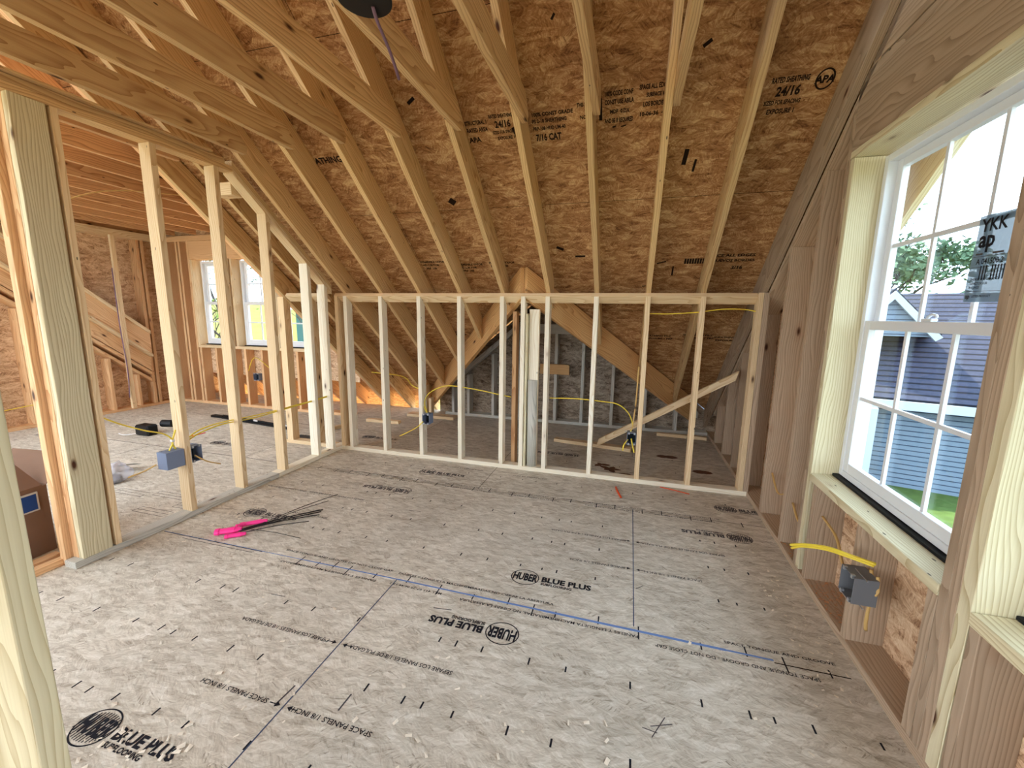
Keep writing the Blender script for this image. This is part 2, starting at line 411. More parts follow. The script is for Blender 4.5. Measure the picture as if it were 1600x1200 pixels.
line('SPACE TONGUE AND GROOVE', 1.6, .012, .42, False, M['ink'], .022)
line('MILL 411 07-25 06:44 13 2', .28, -.045, .3, True, M['ink'], .02)
line('PANELES Y LENGUETA MACHIHEMBRADAS', -.1, -.052, .62, True, M['ink'], .02)
line(SP, -.75, .77, .5, True, M['ink2']); line(SP, -1.28, .77, .38, True, M['ink2']); line(EN, -.82, .45, .32, True, M['ink2'])
for xx in (-1.4, -.9, -.3, .25, .85, 1.35): line('SPACE TONGUE AND GROOVE DO NOT CLOSE', xx, 1.235, .46, False, M['ink2'], .022); line('PANELES NO CIERRE LA ABERTURA', xx+.42, 1.2, .4, True, M['ink2'], .022)
line(EN, -.1, 1.62, .3, True, M['ink2']); line(EN, .5, 1.6, .3, True, M['ink2'])
bm = bmesh.new()                            # arrows at the panel joints and ruler ticks along them
def arrow(x, y, s):
    add_prism(bm, [(x, y, .0003), (x+s*.018, y+.011, .0003), (x+s*.018, y-.011, .0003)], (0, 0, .0005)); fbox(bm, min(x+s*.015, x+s*.045), max(x+s*.015, x+s*.045), y-.0018, y+.0018)
for X, y in ((0, -.474), (0, -.777), (F4, .76), (F4, .457)): arrow(X+.016, y, 1); arrow(X-.016, y, -1)
for i, x in enumerate([-.62, -.5, -.4, -.3, -.13, .06, .25, .44, .62, .75, .86, 1.06, 1.24, 1.5, 1.68, 1.82, 1.98]):
    yy = -.012-.01*max(0, x); fbox(bm, x-.003, x+.003, yy-(.05, .03, .012)[i % 3], yy+(.03, .012, .042)[i % 3])
for i in range(22):
    x = -1.55+i*.165+(.03 if i % 2 else 0); fbox(bm, x-.003, x+.003, F4-(.045 if i % 2 else .02), F4+(.02 if i % 2 else .04))
for a, b, y in [(-1.2, -.7, F4+.025), (-.5, .05, F4-.02), (.1, .5, F4-.02), (.7, 1.1, F4+.022), (1.3, 1.75, F4-.022), (-1.5, -.95, -.04)]: fbox(bm, a, b, y-.0015, y+.0015)
from_bm('ruler_marks', bm, M['ink'], fl)
bm = bmesh.new()
for x0, y0 in ((-2.0, .25), (-2.35, .35), (-2.7, .3), (-2.2, .12)):
    for k in range(3): fbox(bm, x0, x0+.3, y0+k*.035, y0+k*.035+.003)
    fbox(bm, x0, x0+.003, y0, y0+.07)
for x0, x1, y in ((-5.4, -2.0, 1.22), (-5.2, -1.9, 2.4)): fbox(bm, x0, x1, y, y+.004)
from_bm('ruler_marks', bm, M['ink2'], fl)
bm = bmesh.new()                            # water stains
def blot(cx, cy, rs):
    n = len(rs)*4; vs = []
    for i in range(n):
        a = 2*pi*i/n; f = i/4; r = rs[int(f) % len(rs)]*(1-(f % 1)) + rs[(int(f)+1) % len(rs)]*(f % 1)
        vs.append(bm.verts.new((cx+r*cos(a), cy+r*sin(a)*.8, .0006)))
    bm.faces.new(vs)
blot(1.02, 2.02, [.1, .05, .09, .04, .13, .05, .07, .05, .11, .04]); blot(.92, 2.12, [.1, .02, .05, .02, .09, .03]); blot(1.16, 1.92, [.05, .03, .07, .03])
blot(1.55, 2.55, [.12, .05, .1, .04]); blot(1.85, 2.2, [.08, .05, .1, .05])
from_bm('water_stain', bm, plain('damp_stain', lin((92, 58, 38)), .7), fl)
bm = bmesh.new(); fbox(bm, -2.5, -2.24, 1.9, 2.03)
from_bm('floor_opening', bm, M['black'], fl)
bm = bmesh.new(); dash(.33, -.15, .09, .0022, 1.45); dash(1.3, -.47, .1, .0016, .5); dash(1.31, -.46, .08, .0015, 1.2); dash(1.27, -.49, .05, .0015, 1.7); dash(1.25, .3, .05, .0018, .8)
dash(-.3, .72, .09, .0018, 1.5); dash(-.5, -.3, .08, .0016, 1.5); dash(.2, -.7, .07, .003, .05); dash(-.03, -.74, .09, .003, .1); dash(1.87, -.72, .06, .004, 1.55); dash(1.86, -.735, .04, .004, 1.4)
from_bm('pencil_marks', bm, M['ink2'], fl)
def srgbdisc(): pass
bm = bmesh.new()                            # sawdust and chips
def chips(n, cx, cy, sx, sy, s0=.003, s1=.012):
    for _ in range(n):
        x, y = random.gauss(cx, sx), random.gauss(cy, sy)
        if not (-1.66 < x < 2.05 and -1.5 < y < 1.7) or (-1.37 < x < -.78 and -.02 < y < .8): continue
        a = random.uniform(0, pi); l = random.uniform(s0, s1); w = l*random.uniform(.25, .7)
        d = V((cos(a), sin(a), random.uniform(-.15, .15)))*l; s = V((-sin(a), cos(a), 0))*w; c = V((x, y, .003))
        vs = [bm.verts.new(c+q) for q in (-d-s, d-s, d+s+V((0, 0, l*.3)), -d+s)]; bm.faces.new(vs)
chips(70, -.3, -1.06, .16, .08); chips(60, -1.45, .35, .1, .12); chips(45, .4, -.8, .6, .3); chips(40, 1.3, -.8, .4, .3); chips(50, -.7, .2, .5, .5, .002, .007); chips(60, 1.95, .3, .06, .4, .003, .009); chips(30, 0, -.6, .8, .3)
ch = from_bm('sawdust', bm, M['chip']); tag(ch, 'pale wood chips and sawdust scattered over the subfloor', 'sawdust', kind='stuff')
bm = bmesh.new()
for _ in range(420):
    x, y = random.uniform(2.1, 2.23), random.uniform(.2, .96)
    if abs(x-2.1) < .002: continue
    a = random.uniform(0, pi); l = random.uniform(.003, .009); d = V((cos(a), sin(a), 0))*l; s = V((-sin(a), cos(a), .3))*l*.3
    c = V((x, y, .0415)); bm.faces.new([bm.verts.new(c+q) for q in (-d-s, d-s, d+s, -d+s)])
tag(from_bm('sawdust', bm, plain('brown_shavings', lin((196, 140, 96)), .8)), 'brown shavings piled on the bottom plate below the right window', 'sawdust', kind='stuff')

# roof sheathing (the ceiling of the room)
def slope_pt(x, y, d=0.0): return V((x, y, ZS(y)+d))
UPS = V((0, -cos(TH), sin(TH)))
pts = [(-2.50, YRIDGE), (2.62, YRIDGE), (2.62, 3.98), (2.2365, yv(2.2365)), (VX, VY), (-1.62, yv(-1.62)), (-2.28, 4.33), (-2.43, 4.33), (-2.43, .55), (-5.84, .55), (-5.84, -.7), (-2.50, -.7)]
def tess_slab(name, pts, t, mat, zf=ZS):
    bm = bmesh.new()
    a = [bm.verts.new((x, y, zf(y))) for x, y in pts]; f = bm.faces.new(a)
    r = bmesh.ops.extrude_face_region(bm, geom=[f])
    for v in [e for e in r['geom'] if isinstance(e, bmesh.types.BMVert)]: v.co.z += t
    bmesh.ops.recalc_face_normals(bm, faces=bm.faces[:])
    return from_bm(name, bm, mat, None, fr((0, YK, zf(YK)), (1, 0, 0), -V((0, -sin(TH), -cos(TH)))))
ceil = tess_slab('ceiling', pts, .016, M['osb_roof']); tag(ceil, kind='structure')
def rfr(x, y, d=-.0012, a=0.0):             # frame on the underside of the sheathing, reading upright from below
    x = 1.126+.981*(x-1.126); y = -1.7955+.981*(y+1.7955)
    X = V((cos(a), 0, 0)) + UPS*sin(a); N = V((0, -sin(TH), -cos(TH)))
    o = V((x, y, ZS(y))) + N*(-d); return fr(o, X, N)
def rb(bm, x, y, w, h, a=0):                # bar on the roof underside
    F = rfr(x, y, a=a); bm.faces.new([bm.verts.new(F @ V(q)) for q in ((0, 0, 0), (w, 0, 0), (w, h, 0), (0, h, 0))])
bm = bmesh.new()
s0y = 2.298-.03
ys = [2.298, 1.381, .464, -.45, -1.37]
for y in ys: rb(bm, -2.43 if y > .55 else -5.7, y, 4.5 if y > .55 else 7.8, .003)
for i, y in enumerate(ys[:4]):
    for j in range(-3, 2):
        x = XS+S*(2+6*j+(3 if i % 2 else 0))+.02
        if -2.4 < x < 2.1 and y < yv(x): rb(bm, x, y, .003, 1.19)
from_bm('panel_joint', bm, M['rink'], ceil)
def rt(body, x, y, size, a=0.0, sx=1.0, bold=.04, W=None):
    o = text('panel_print', body, size, rfr(x, y, a=a), M['rink'], ceil, 'LEFT', sx, bold)
    if W:
        L = max(v.co.x for v in o.data.vertices); o.data.transform(Matrix.Diagonal((W/L, 1, 1, 1)))
def gradestamp(x, y, k=1.0, full=True):
    rt('RATED SHEATHING', x, y-.005, .036, W=.17)
    rt('24/16', x+.035, y+.045, .062, W=.11)
    rt('SIZED FOR SPACING', x-.01, y+.078, .03, W=.17)
    rt('EXPOSURE 1', x+.015, y+.115, .034, W=.13)
gradestamp(1.76, .885)
o_ = rfr(2.005, .885); bm = bmesh.new(); ring(bm, o_, 0, 0, .042, .05, .008)
from_bm('panel_print', bm, M['rink'], ceil); text('panel_print', 'APA', .046, o_ @ Matrix.Translation((0, -.016, .0002)), M['rink'], ceil, 'CENTER', .95, .05)
for x, b in ((.06, 'APA'), (.1, '')): pass
rt('STRUCTURAL 1', .03, .905, .034, W=.14); rt('RATED AREA', .03, .94, .034, W=.14); rt('APA', .03, .99, .045, W=.08)
rt('RATED SHEATHING', .195, .885, .03, W=.15); rt('24/16', .225, .93, .055, W=.10); rt('SIZED FOR SPACING', .20, .96, .026, W=.15); rt('EXPOSURE 1', .225, .99, .028, W=.11)
rt('100% CONST GRADE', .465, .90, .03, W=.25); rt('PS 2-18 SHEATHING', .465, .93, .03, W=.21); rt('PRP-108 HUD UM-40', .465, .965, .03, W=.20); rt('7/16 CAT', .475, 1.015, .056, W=.16)
rt('THIS SIDE', .745, .88, .03, W=.08); rt('NO. 2', .76, .935, .03, W=.06)
rt('100% CODE CONF', .905, .85, .034, W=.155); rt('CONST USE ABILA', .905, .885, .034, W=.16); rt('MDF  0.DX', .935, .925, .03, W=.11); rt('AND BE IF REQUIRED', .905, .965, .034, W=.16)
rt('SPACE ALL EDGES', 1.095, .84, .034, W=.16); rt('SURFACE VN', 1.135, .872, .03, W=.11); rt('LOS BORDES 3', 1.12, .91, .034, W=.13); rt('10-06-36  40', 1.10, .95, .03, W=.15)
bm = bmesh.new(); rb(bm, .872, .95, .018, .12); rb(bm, 1.372, 1.2, .026, .1, -.1); rb(bm, 1.44, 1.24, .014, .08, -.1); rb(bm, 1.29, .92, .01, .09, 0); rb(bm, 1.42, 1.95, .012, .1)
for k in range(4): rb(bm, .90+k*.022, .42+k*.004, .012+.004*k, .012)
for x, y, w, h, a in [(.32, .35, .08, .02, 1.2), (.52, .12, .07, .03, -.4), (-.25, 1.35, .05, .05, .8), (-.3, .78, .06, .02, .5), (.35, 1.0, .03, .08, .3), (1.75, .5, .09, .012, .7), (.5, 1.7, .06, .025, -.5), (.65, 1.78, .08, .02, 0), (1.4, .72, .045, .018, .6), (.95, .99, .02, .01, .2), (1.0, .99, .03, .008, .2), (.42, 1.05, .02, .05, .4), (1.3, 1.85, .07, .012, .3), (1.2, 2.05, .05, .01, .1), (-.9, 1.1, .04, .02, .9), (-.55, .35, .05, .03, .5), (0.65, .55, .03, .012, .9), (.85, .28, .02, .01, .5)]: rb(bm, x, y, w, h, a)
from_bm('strand_marks', bm, M['rink'], ceil)
for x, y in ((-.78, 1.80), (-.42, 1.83), (-.12, 1.82)):
    rt('PERMEABLE VAPOR', x, y, .03, sx=.9); rt('HD-2.30 F108', x+.01, y+.03, .03, sx=.9); rt('PRP 108', x+.03, y+.06, .03)
rt('llllllll', 1.5, 1.85, .07, sx=1.2); rt('SPACE ALL EDGES', 1.66, 1.80, .034, sx=1.2); rt('NUEVOS BORDES', 1.7, 1.84, .034, sx=1.1); rt('3/16', 1.85, 1.9, .045)
for x, y in ((-.95, 2.62), (-.55, 2.6), (1.25, 2.6), (1.62, 2.58), (1.9, 2.6)):
    rt('SHEATHING PS-2', x, y, .034); rt('EXPOSURE 1 PRP', x+.02, y+.036, .034)
rt('THIS SIDE', -2.3, .9, .05); rt('SHEATHING', -1.32, 1.02, .06); rt('24/16', -1.35, .78, .06)

# gable wall sheathing (right)
def wall_slab(name, pts, x0, x1, mat, holes=()):
    """polygon in y,z with rectangular holes, built from strips"""
    bm = bmesh.new()
    ysx = sorted(set([p[0] for p in pts] + [h[i] for h in holes for i in (0, 1)]))
    def top(y):
        for (a, za), (b, zb) in zip(pts, pts[1:]):
            if a <= y <= b: return za+(zb-za)*(y-a)/(b-a)
        return pts[-1][1]
    for a, b in zip(ysx, ysx[1:]):
        m = (a+b)/2; hs = [h for h in holes if h[0] <= m <= h[1]]
        lo = -.2
        for h in hs:
            add_prism(bm, [(x0, a, lo), (x0, b, lo), (x0, b, h[2]), (x0, a, h[2])], (x1-x0, 0, 0)); lo = h[3]
        add_prism(bm, [(x0, a, lo), (x0, b, lo), (x0, b, top(b)), (x0, a, top(a))], (x1-x0, 0, 0))
    bmesh.ops.remove_doubles(bm, verts=bm.verts, dist=1e-5)
    return from_bm(name, bm, mat, None, fr((x0, 0, 0), (0, 1, 0), (1, 0, 0)))
W1 = (-.305, .67, .60, 2.165); W2 = (-1.43, -.43, .60, 2.165)
wr = wall_slab('wall_right', [(-4.2, ZS(-1.9)-.01), (YRIDGE, ZS(YRIDGE)-.01), (3.86, ZS(3.86)-.012)], XRO, XRO+.014, M['osb_wall'], [W1, W2]); tag(wr, kind='structure')

bm = bmesh.new(); YB = -4.2
for b in [((-1.75, .1), (0, 3.2)), ((1.7, 2.2365), (0, 3.2)), ((.1, 1.7), (0, .35)), ((.1, 1.7), (2.3, 3.2))]: add_box(bm, b[0], (YB, YB+.014), b[1])
tag(from_bm('wall_back', bm, M['osb_wall'], None, fr((0, YB, 0), (1, 0, 0), (0, 1, 0))), kind='structure')
bm = bmesh.new(); zr = ZS(YRIDGE)
add_prism(bm, [(-2.50, YRIDGE-.02, zr), (2.62, YRIDGE-.02, zr), (2.62, YB-.2, zr-SL*2.5), (-2.50, YB-.2, zr-SL*2.5)], (0, 0, .016))
tag(from_bm('ceiling', bm, M['osb_roof'], None, fr((0, YRIDGE, zr), (1, 0, 0), (0, -sin(TH), cos(TH)))), kind='structure')

# ------------------------------------------------------------------ knee wall
KX0, KX1 = XL, XR
tag(box('wall_plate', (XL+.001, XR-.001), (YK, YK+.089), (0, .038), M['knee']), 'pale bottom plate of the low stud wall, lying across the floor', 'wall plate')
def slopeplate(name, x0, x1, mat, z0=1.569):
    # 2x4 lying against the rafters, tilted with the roof
    d = V((0, cos(TH), -sin(TH))); n = V((0, sin(TH), cos(TH)))
    p = V((x0, YK, z0)); return prism(name, [p, p+d*.089, p+d*.089+n*.037, p+n*.037], (x1-x0, 0, 0), mat, (1, 0, 0))
tag(slopeplate('wall_plate', XL+.001, XR-.07, M['stud']), 'tilted top plate of the low stud wall, tucked under the rafters', 'wall plate')
def kstud(x, mat, y0=YK, w=.038, d=.089, ztop=None, z0=.038):
    zt = 1.569 if ztop is None else ztop
    pts = [(x, y0, z0), (x, y0+d, z0), (x, y0+d, zt-(d)*SL), (x, y0, zt)]
    return prism('stud', pts, (w, 0, 0), mat, (0, 0, 1))
lab = ['just right of the corner post', 'with a dark knot near its top', 'holding the grey electrical box', 'in front of the left valley board', 'left of the centre post cluster', 'just right of the round-edged post', 'in front of the right valley board', 'holding the open electrical box', 'crossing in front of the diagonal brace']
GK = 'studs of the low wall under the slope'
for i in range(0, 9):
    x = XS+i*S + (.012 if i == 0 else 0)
    if i == 0: continue
    m = M['knee'] if i < 7 else M['stud']
    tag(kstud(x, m), 'pale upright stud of the low wall, ' + lab[i], 'stud', GK)
# corner and cluster studs
tag(kstud(XS+.012, M['knee']), 'pale stud of the low wall standing at the left corner', 'stud', GK)
tag(kstud(-1.705, M['stud'], w=.038), 'doubled corner stud where low wall meets the partition', 'stud', GK)
tag(kstud(.20, M['knee']), 'tallest white stud in the centre post cluster', 'stud', 'centre post cluster')
tag(box('stud', (.242, .262), (YK+.01, YK+.097), (.038, 1.42), M['jamb']), 'thin yellowish strip between the two white centre studs', 'stud', 'centre post cluster')
tag(box('stud', (.268, .357), (YK+.05, YK+.088), (.038, 1.46), M['knee']), 'wide white stud turned flat in the centre post cluster', 'stud', 'centre post cluster')
tag(box('stud', (.095, .133), (YK+.09+.03, YK+.09+.119), (.0, 1.44), M['warm']), 'brown stud standing behind the low wall, left of centre cluster', 'stud', 'centre post cluster')
bm = bmesh.new()                            # short post with a rounded bark edge
pr = []
for k in range(13):
    a = pi + pi*k/12; pr.append((.315+.043*cos(a), YK+.03+.034*sin(a)+.012, .038))
pr += [(.358, YK+.048, .038), (.272, YK+.048, .038)]
add_prism(bm, pr, (0, 0, .80)); bmesh.ops.rotate(bm, verts=bm.verts, cent=(.315, YK, .038), matrix=Matrix.Rotation(-.008, 3, 'Y'))
tag(from_bm('short_post', bm, M['grey'], None, fr((.315, YK, .038), (0, 0, 1), (1, 0, 0)), True), 'short grey post with a round waney edge in the centre cluster', 'post', 'centre post cluster')
tag(kstud(XR-.0685, M['stud'], ztop=1.60), 'end stud of the low wall beside the window wall', 'stud', GK)
tag(kstud(XR-.029, M['wstud'], ztop=1.60), 'outermost stud of the low wall touching the window wall', 'stud', GK)

# low wall continued into the left room
tag(box('wall_plate', (-2.42, XLO-.001), (YK, YK+.089), (0, .038), M['stud']), 'short bottom plate left of the partition beside the dormer opening', 'wall plate')
tag(slopeplate('wall_plate', -2.30, XLO-.001, M['stud']), 'short tilted top plate left of the partition', 'wall plate')
tag(kstud(-2.40, M['stud'], ztop=1.56, w=.076), 'heavy stud ending the low wall at the dormer opening', 'stud', 'studs left of the partition')
tag(kstud(-2.023, M['stud']), 'shaded low wall stud just left of the partition', 'stud', 'studs left of the partition')

# ------------------------------------------------------------------ rafters
GR = 'rafters of the main roof'
def rafter(x, y0, y1, mat, w=.038, dz=0.0, ph=PV, name='rafter'):
    pts = [(x, y0, ZR(y0)+dz), (x, y1, ZR(y1)+dz), (x, y1, ZR(y1)+dz+ph-.001), (x, y0, ZR(y0)+dz+ph-.001)]
    return prism(name, pts, (w, 0, 0), mat, (0, 1, -SL))
rl = ['beside the partition, its bottom edge knotted', 'meeting the plate above the knotted white stud', 'with black stamped lettering along its edge', 'ending on the left valley board', 'straight above the left valley board', 'just right of the valley peak', 'right of the peak with a bright narrow edge', 'coming down to the second-last white stud', 'above the last stud before the corner']
for i in range(0, 9):
    x = XS+i*S
    ye = 3.80 if i == 0 else yv(x+(.038 if i <= 4 else 0))-.07
    tag(rafter(x, YRIDGE, ye, M['raft']), 'pine rafter %s' % rl[i], 'rafter', GR)
tag(rafter(XR-.042, YRIDGE, yv(XR)-.05, M['wstud']), 'end rafter lying tight against the window wall', 'rafter', GR)
tag(rafter(-2.023, YRIDGE, 3.8, M['raft']), 'first rafter left of the partition', 'rafter', GR)
tag(rafter(-2.43, YRIDGE, 3.8, M['warm']), 'left ply of the doubled rafter at the dormer opening', 'rafter', GR)
tag(rafter(-2.391, YRIDGE, 3.8, M['raft'], dz=-.006, ph=PV-.006), 'right ply of the doubled rafter at the dormer opening', 'rafter', GR)
for k in range(8):
    x = -2.43-S*(k+1)
    tag(rafter(x, YRIDGE, .52, M['warm']), 'upper rafter over the left room, %s from the dormer edge' % ORD[k], 'rafter', 'short upper rafters over the left room')

# valley boards and the little cross gable behind the low wall
def valley(x1, lab):
    p0 = V((VX, VY, ZS(VY))); p1 = V((x1, yv(x1), ZS(yv(x1))))
    d = (p1-p0); s = 1 if x1 > VX else -1
    h = V((d.y, -d.x, 0)).normalized()*(s*1)
    if h.y > 0: h = -h
    lo = V((0, 0, -.275))
    return tag(prism('valley_rafter', [p0, p1, p1+lo, p0+lo], h*.042, M['valley'], d), lab, 'rafter')
valley(-1.60, 'wide valley board running down to the left behind the low wall')
valley(1.86, 'wide valley board running down to the right behind the low wall')
tag(box('ridge_board', (VX-.019, VX+.019), (VY+.03, 3.46), (1.50, 1.80), M['valley']), 'ridge board of the small cross gable behind the low wall', 'beam')
def zg(x): return 1.80-.82*abs(x-VX)
YG = 3.65
for s, lb in ((-1, 'left'), (1, 'right')):
    xe = VX+s*2.0; bm = bmesh.new()
    pts = [(VX, VY-.05, zg(VX)), (VX, 4.0, zg(VX)), (xe, 4.0, zg(xe)), (xe, yv(xe)-.05, zg(xe))]
    a = [V(p)+V((0, 0, .062)) for p in pts]
    add_prism(bm, a, (0, 0, .015)); tag(from_bm('ceiling', bm, M['osb_roof'], None, fr(a[0], (0, 1, 0), (s*.82, 0, 1))), kind='structure')
bm = bmesh.new(); add_prism(bm, [(-1.5, YG, -.2), (2.2, YG, -.2), (2.2, YG, .29), (2.05, YG, .30), (VX, YG, zg(VX)+.04), (-1.5, YG, zg(-1.5)+.04)], (0, .014, 0))
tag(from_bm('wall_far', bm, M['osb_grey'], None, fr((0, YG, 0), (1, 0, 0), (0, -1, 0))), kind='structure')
tag(box('wall_plate', (-1.35, 2.09), (YG-.14, YG-.001), (0, .038), M['grey']), 'grey bottom plate of the far gable wall', 'wall plate')
GF = 'studs of the far gable wall behind the low wall'
fx = [-1.25, -1.02, -.66, -.28, .20, .55, .93, 1.33, 1.70]
fn = ['leftmost', 'second from the left', 'third from the left', 'left of the centre', 'behind the centre cluster', 'beside the nailed block', 'below the right valley board', 'near the diagonal brace', 'rightmost']
for x, nm in zip(fx, fn):
    h = zg(x)-.14
    tag(box('stud', (x, x+.038), (YG-.14, YG-.001), (.038, max(.3, h-.06)), M['grey']), 'grey stud in the far gable wall, ' + nm, 'stud', GF)
for s, lb in ((-1, 'left'), (1, 'right')):
    p0 = V((VX+s*.03, YG-.14, zg(VX)-.185)); p1 = V((VX+s*1.75, YG-.14, zg(VX+s*1.75)-.16))
    tag(plank('gable_plate', p0, p1, (0, 1, 0), .139, (s*.0, 0, 1), .08, M['grey']), 'sloping plate topping the %s half of the far gable wall' % lb, 'wall plate')
tag(box('tie_beam', (-.35, 1.0), (YG-.18, YG-.142), (1.18, 1.30), M['grey']), 'grey cross tie high on the far gable wall', 'beam')
tag(box('wood_block', (.02, .40), (YG-.18, YG-.142), (.66, .79), M['valley']), 'short board nailed flat across the far gable studs', 'board')
tag(box('stud', (-1.56, -1.52), (3.27, 3.36), (.038, .44), M['stud']), 'short post carrying the foot of the left valley board', 'post')
tag(box('stud', (-1.505, -1.465), (3.30, 3.39), (.038, .26), M['stud']), 'shorter offcut beside the left valley post', 'post')
tag(box('lumber_scrap', (-1.80, -1.10), (3.22, 3.36), (0, .037), M['stud']), 'flat board under the left valley post', 'board')

# eave: added unseen slab that bounces sunlight up under the rafter tails
tag(box('bounce_slab', (-6.2, -.6), (3.78, 7.5), (-1.40, -1.30), plain('pale_bounce', lin((240, 208, 160)), .9)), 'added pale slab bouncing sun up under the eave', 'roof')

# ------------------------------------------------------------------ ceiling joists
GJ = 'ceiling joists across the room'
jl = ['nearest the partition, with a dark round knot', 'second from the partition', 'third from the partition', 'fourth from the partition', 'carrying the black can light side', 'right of the can light', 'seventh from the partition', 'rightmost, leaning beside its rafter']
ZJ = 2.490
for i in range(0, 8):
    x = XS+i*S+.039; h = .140
    ycut = YK-(ZJ-1.618)/SL       # lower corner on the rafter underside
    pts = [(x, YRIDGE-1.4, ZJ), (x, ycut+.04, ZJ), (x, ycut+.05, ZJ+.05), (x, ycut-.02, ZJ+h), (x, YRIDGE-1.4, ZJ+h)]
    tag(prism('ceiling_joist', pts, (.038, 0, 0), M['joist'], (0, 1, 0)), 'pine ceiling joist %s' % jl[i], 'joist', GJ)
GJ2 = 'ceiling joists over the left room'
xl = [-2.10, -2.515] + [-2.535-S*k-.36 for k in range(0, 8)]
for k, x in enumerate(xl):
    y1 = .66 if k == 0 else YD-.02
    tag(box('ceiling_joist', (x-.038, x), (YRIDGE-1.4, y1), (2.478, 2.640), M['lj']), 'ceiling joist over the left room, %s from the partition' % ORD[k], 'joist', GJ2)
bm = bmesh.new(); add_prism(bm, [(XW-.16, .5, 2.75), (-2.40, .5, 2.75), (-2.40, YD+1.15, 2.66), (XW-.16, YD+1.15, 2.66)], (0, 0, .015))  # dormer roof; overhang lengthened to keep sun off the windows
tag(from_bm('ceiling', bm, M['osb_roof'], None, fr((-4, 1, 2.7), (1, 0, 0), (0, 0, -1))), kind='structure')

# ------------------------------------------------------------------ partition (left)
GP = 'studs of the partition between the rooms'
tag(box('wall_plate', (XLO, XL), (-.45, .93), (0, .038), M['grey']), 'grey bottom plate of the partition', 'wall plate')
tag(box('wall_plate', (XLO, XL), (.932, YK+.089), (0, .038), M['knee']), 'pale bottom plate of the partition near the corner', 'wall plate')
YT = .775
tag(box('wall_plate', (XLO, XL), (-3.2, YT-.03), (2.40, 2.437), M['joist']), 'lower ply of the level top plate over the partition', 'wall plate')
tag(box('wall_plate', (XLO-.004, XL-.004), (-3.2, YT-.09), (2.438, 2.475), M['joist']), 'upper ply of the level top plate over the partition', 'wall plate')
tag(box('backing_strip', (XLO-.02, XL+.03), (-3.2, YT-.2), (2.476, 2.488), M['joist']), 'thin backing strip on top of the partition plates', 'board')
def slp(dz, mat, lb, x0=XLO, x1=XL, y0=.735, y1=YK-.02, t=.045, off=-.048):
    pts = [(x0, y0, ZR(y0)+off+dz), (x0, y1, ZR(y1)+off+dz), (x0, y1, ZR(y1)+off+dz+t), (x0, y0, ZR(y0)+off+dz+t)]
    tag(prism('wall_plate', pts, (x1-x0, 0, 0), mat, (0, 1, -SL)), lb, 'wall plate')
slp(0, M['stud'], 'sloping lower plate following the roof over the partition')
slp(.046, M['raft'], 'sloping upper plate resting on the lower one over the partition')
def pstud(y, lb, mat, w=.038, zt=None):
    z = 2.399 if y < YT-.05 else ZR(y)-.048
    pts = [(XLO, y, .038), (XLO, y+w, .038), (XLO, y+w, z-(w*SL if z < 2.39 else 0)), (XLO, y, z)]
    return tag(prism('stud', pts, (XL-XLO, 0, 0), mat, (0, 0, 1)), lb, 'stud', GP)
pstud(.186, 'partition stud carrying the pair of electrical boxes', M['stud'])
pstud(.590, 'second full partition stud past the electrical boxes', M['stud'])
pstud(.996, 'partition stud cut short where the slope begins', M['stud'])
pstud(1.406, 'partition stud cut to about shoulder height', M['knee'])
pstud(YK-.04-.085, 'last partition stud before the corner', M['knee'])
pstud(-.258, 'slim stud beside the dark gap next to the wide plank', M['stud'], w=.03)
tag(box('stud', (XLO, XL-.042), (-.330, -.262), (.038, 2.399), M['lj']), 'hidden backing stud added to darken the gap beside the wide plank', 'stud')  # unseen stud added behind the gap so it falls into shade
tag(box('stud', (XL-.04, XL-.001), (-.41, -.274), (.038, 2.399), M['post']), 'wide greyish plank facing the room at the doorway', 'plank')
tag(box('stud', (XLO, XLO+.046), (-.41, -.372), (.038, 2.399), M['warm']), 'warm trimmer stud behind the wide doorway plank', 'stud', 'doorway studs behind the plank')
tag(box('stud', (XLO, XLO+.046), (-.37, -.332), (.038, 2.399), M['warm']), 'inner trimmer stud behind the wide doorway plank', 'stud', 'doorway studs behind the plank')
tag(box('stud', (XLO-.05, XLO-.004), (-.44, -.402), (.0, 2.399), M['warm']), 'outer stud on the far face of the doorway', 'stud', 'doorway studs behind the plank')
# the close stud at the left edge
tag(box('stud', (.03, .171), (-1.432, -1.394), (0, 2.488), M['jamb']), 'big pale stud right in front of the camera at the left edge', 'stud')

tag(box('nailer_block', (-1.984, XLO-.012), (.80, .90), (2.27, 2.36), M['stud']), 'pale nailer block between the rafters left of the partition', 'block')
# ------------------------------------------------------------------ gable wall framing (right)
GW = 'studs of the window wall'
tag(box('wall_plate', (XR, XRO), (-4.0, 3.6), (0, .038), M['wstud']), 'bottom plate running under the window wall', 'wall plate')
def wstud(y, w, z0, z1, lb, mat=None, slope=False, g=GW):
    mat = mat or M['wstud']
    if slope: pts = [(XR, y, z0), (XR, y+w, z0), (XR, y+w, z1-w*SL), (XR, y, z1)]
    else: pts = [(XR, y, z0), (XR, y+w, z0), (XR, y+w, z1), (XR, y, z1)]
    return tag(prism('stud', pts, (XRO-XR, 0, 0), mat, (0, 0, 1)), lb, 'stud', g)
zp = -.05
wstud(1.372, .038, .038, ZR(1.372)+zp, 'wide brown wall stud nearest the corner, two knots', slope=True)
wstud(.965, .038, .038, ZR(.965)+zp, 'wall stud with a big dark knot left of the window', slope=True)
wstud(.709, .038, .038, ZR(.747)-.05, 'king stud tight beside the left window trimmer')
wstud(.671, .038, .038, 2.164, 'pale yellow trimmer lining the left side of the window', M['jamb'])
for k, y in enumerate((1.90, 2.31, 2.71, 3.11)):
    wstud(y, .038, .038, ZR(y)-.02, 'low window-wall stud behind the low wall, %s past it' % ORD[k], slope=True, g='low studs of the window wall behind the low wall')
wstud(.58, .038, .038, .56, 'cripple stud under the left end of the sill', M['wstud'], g='cripples under the window sill')
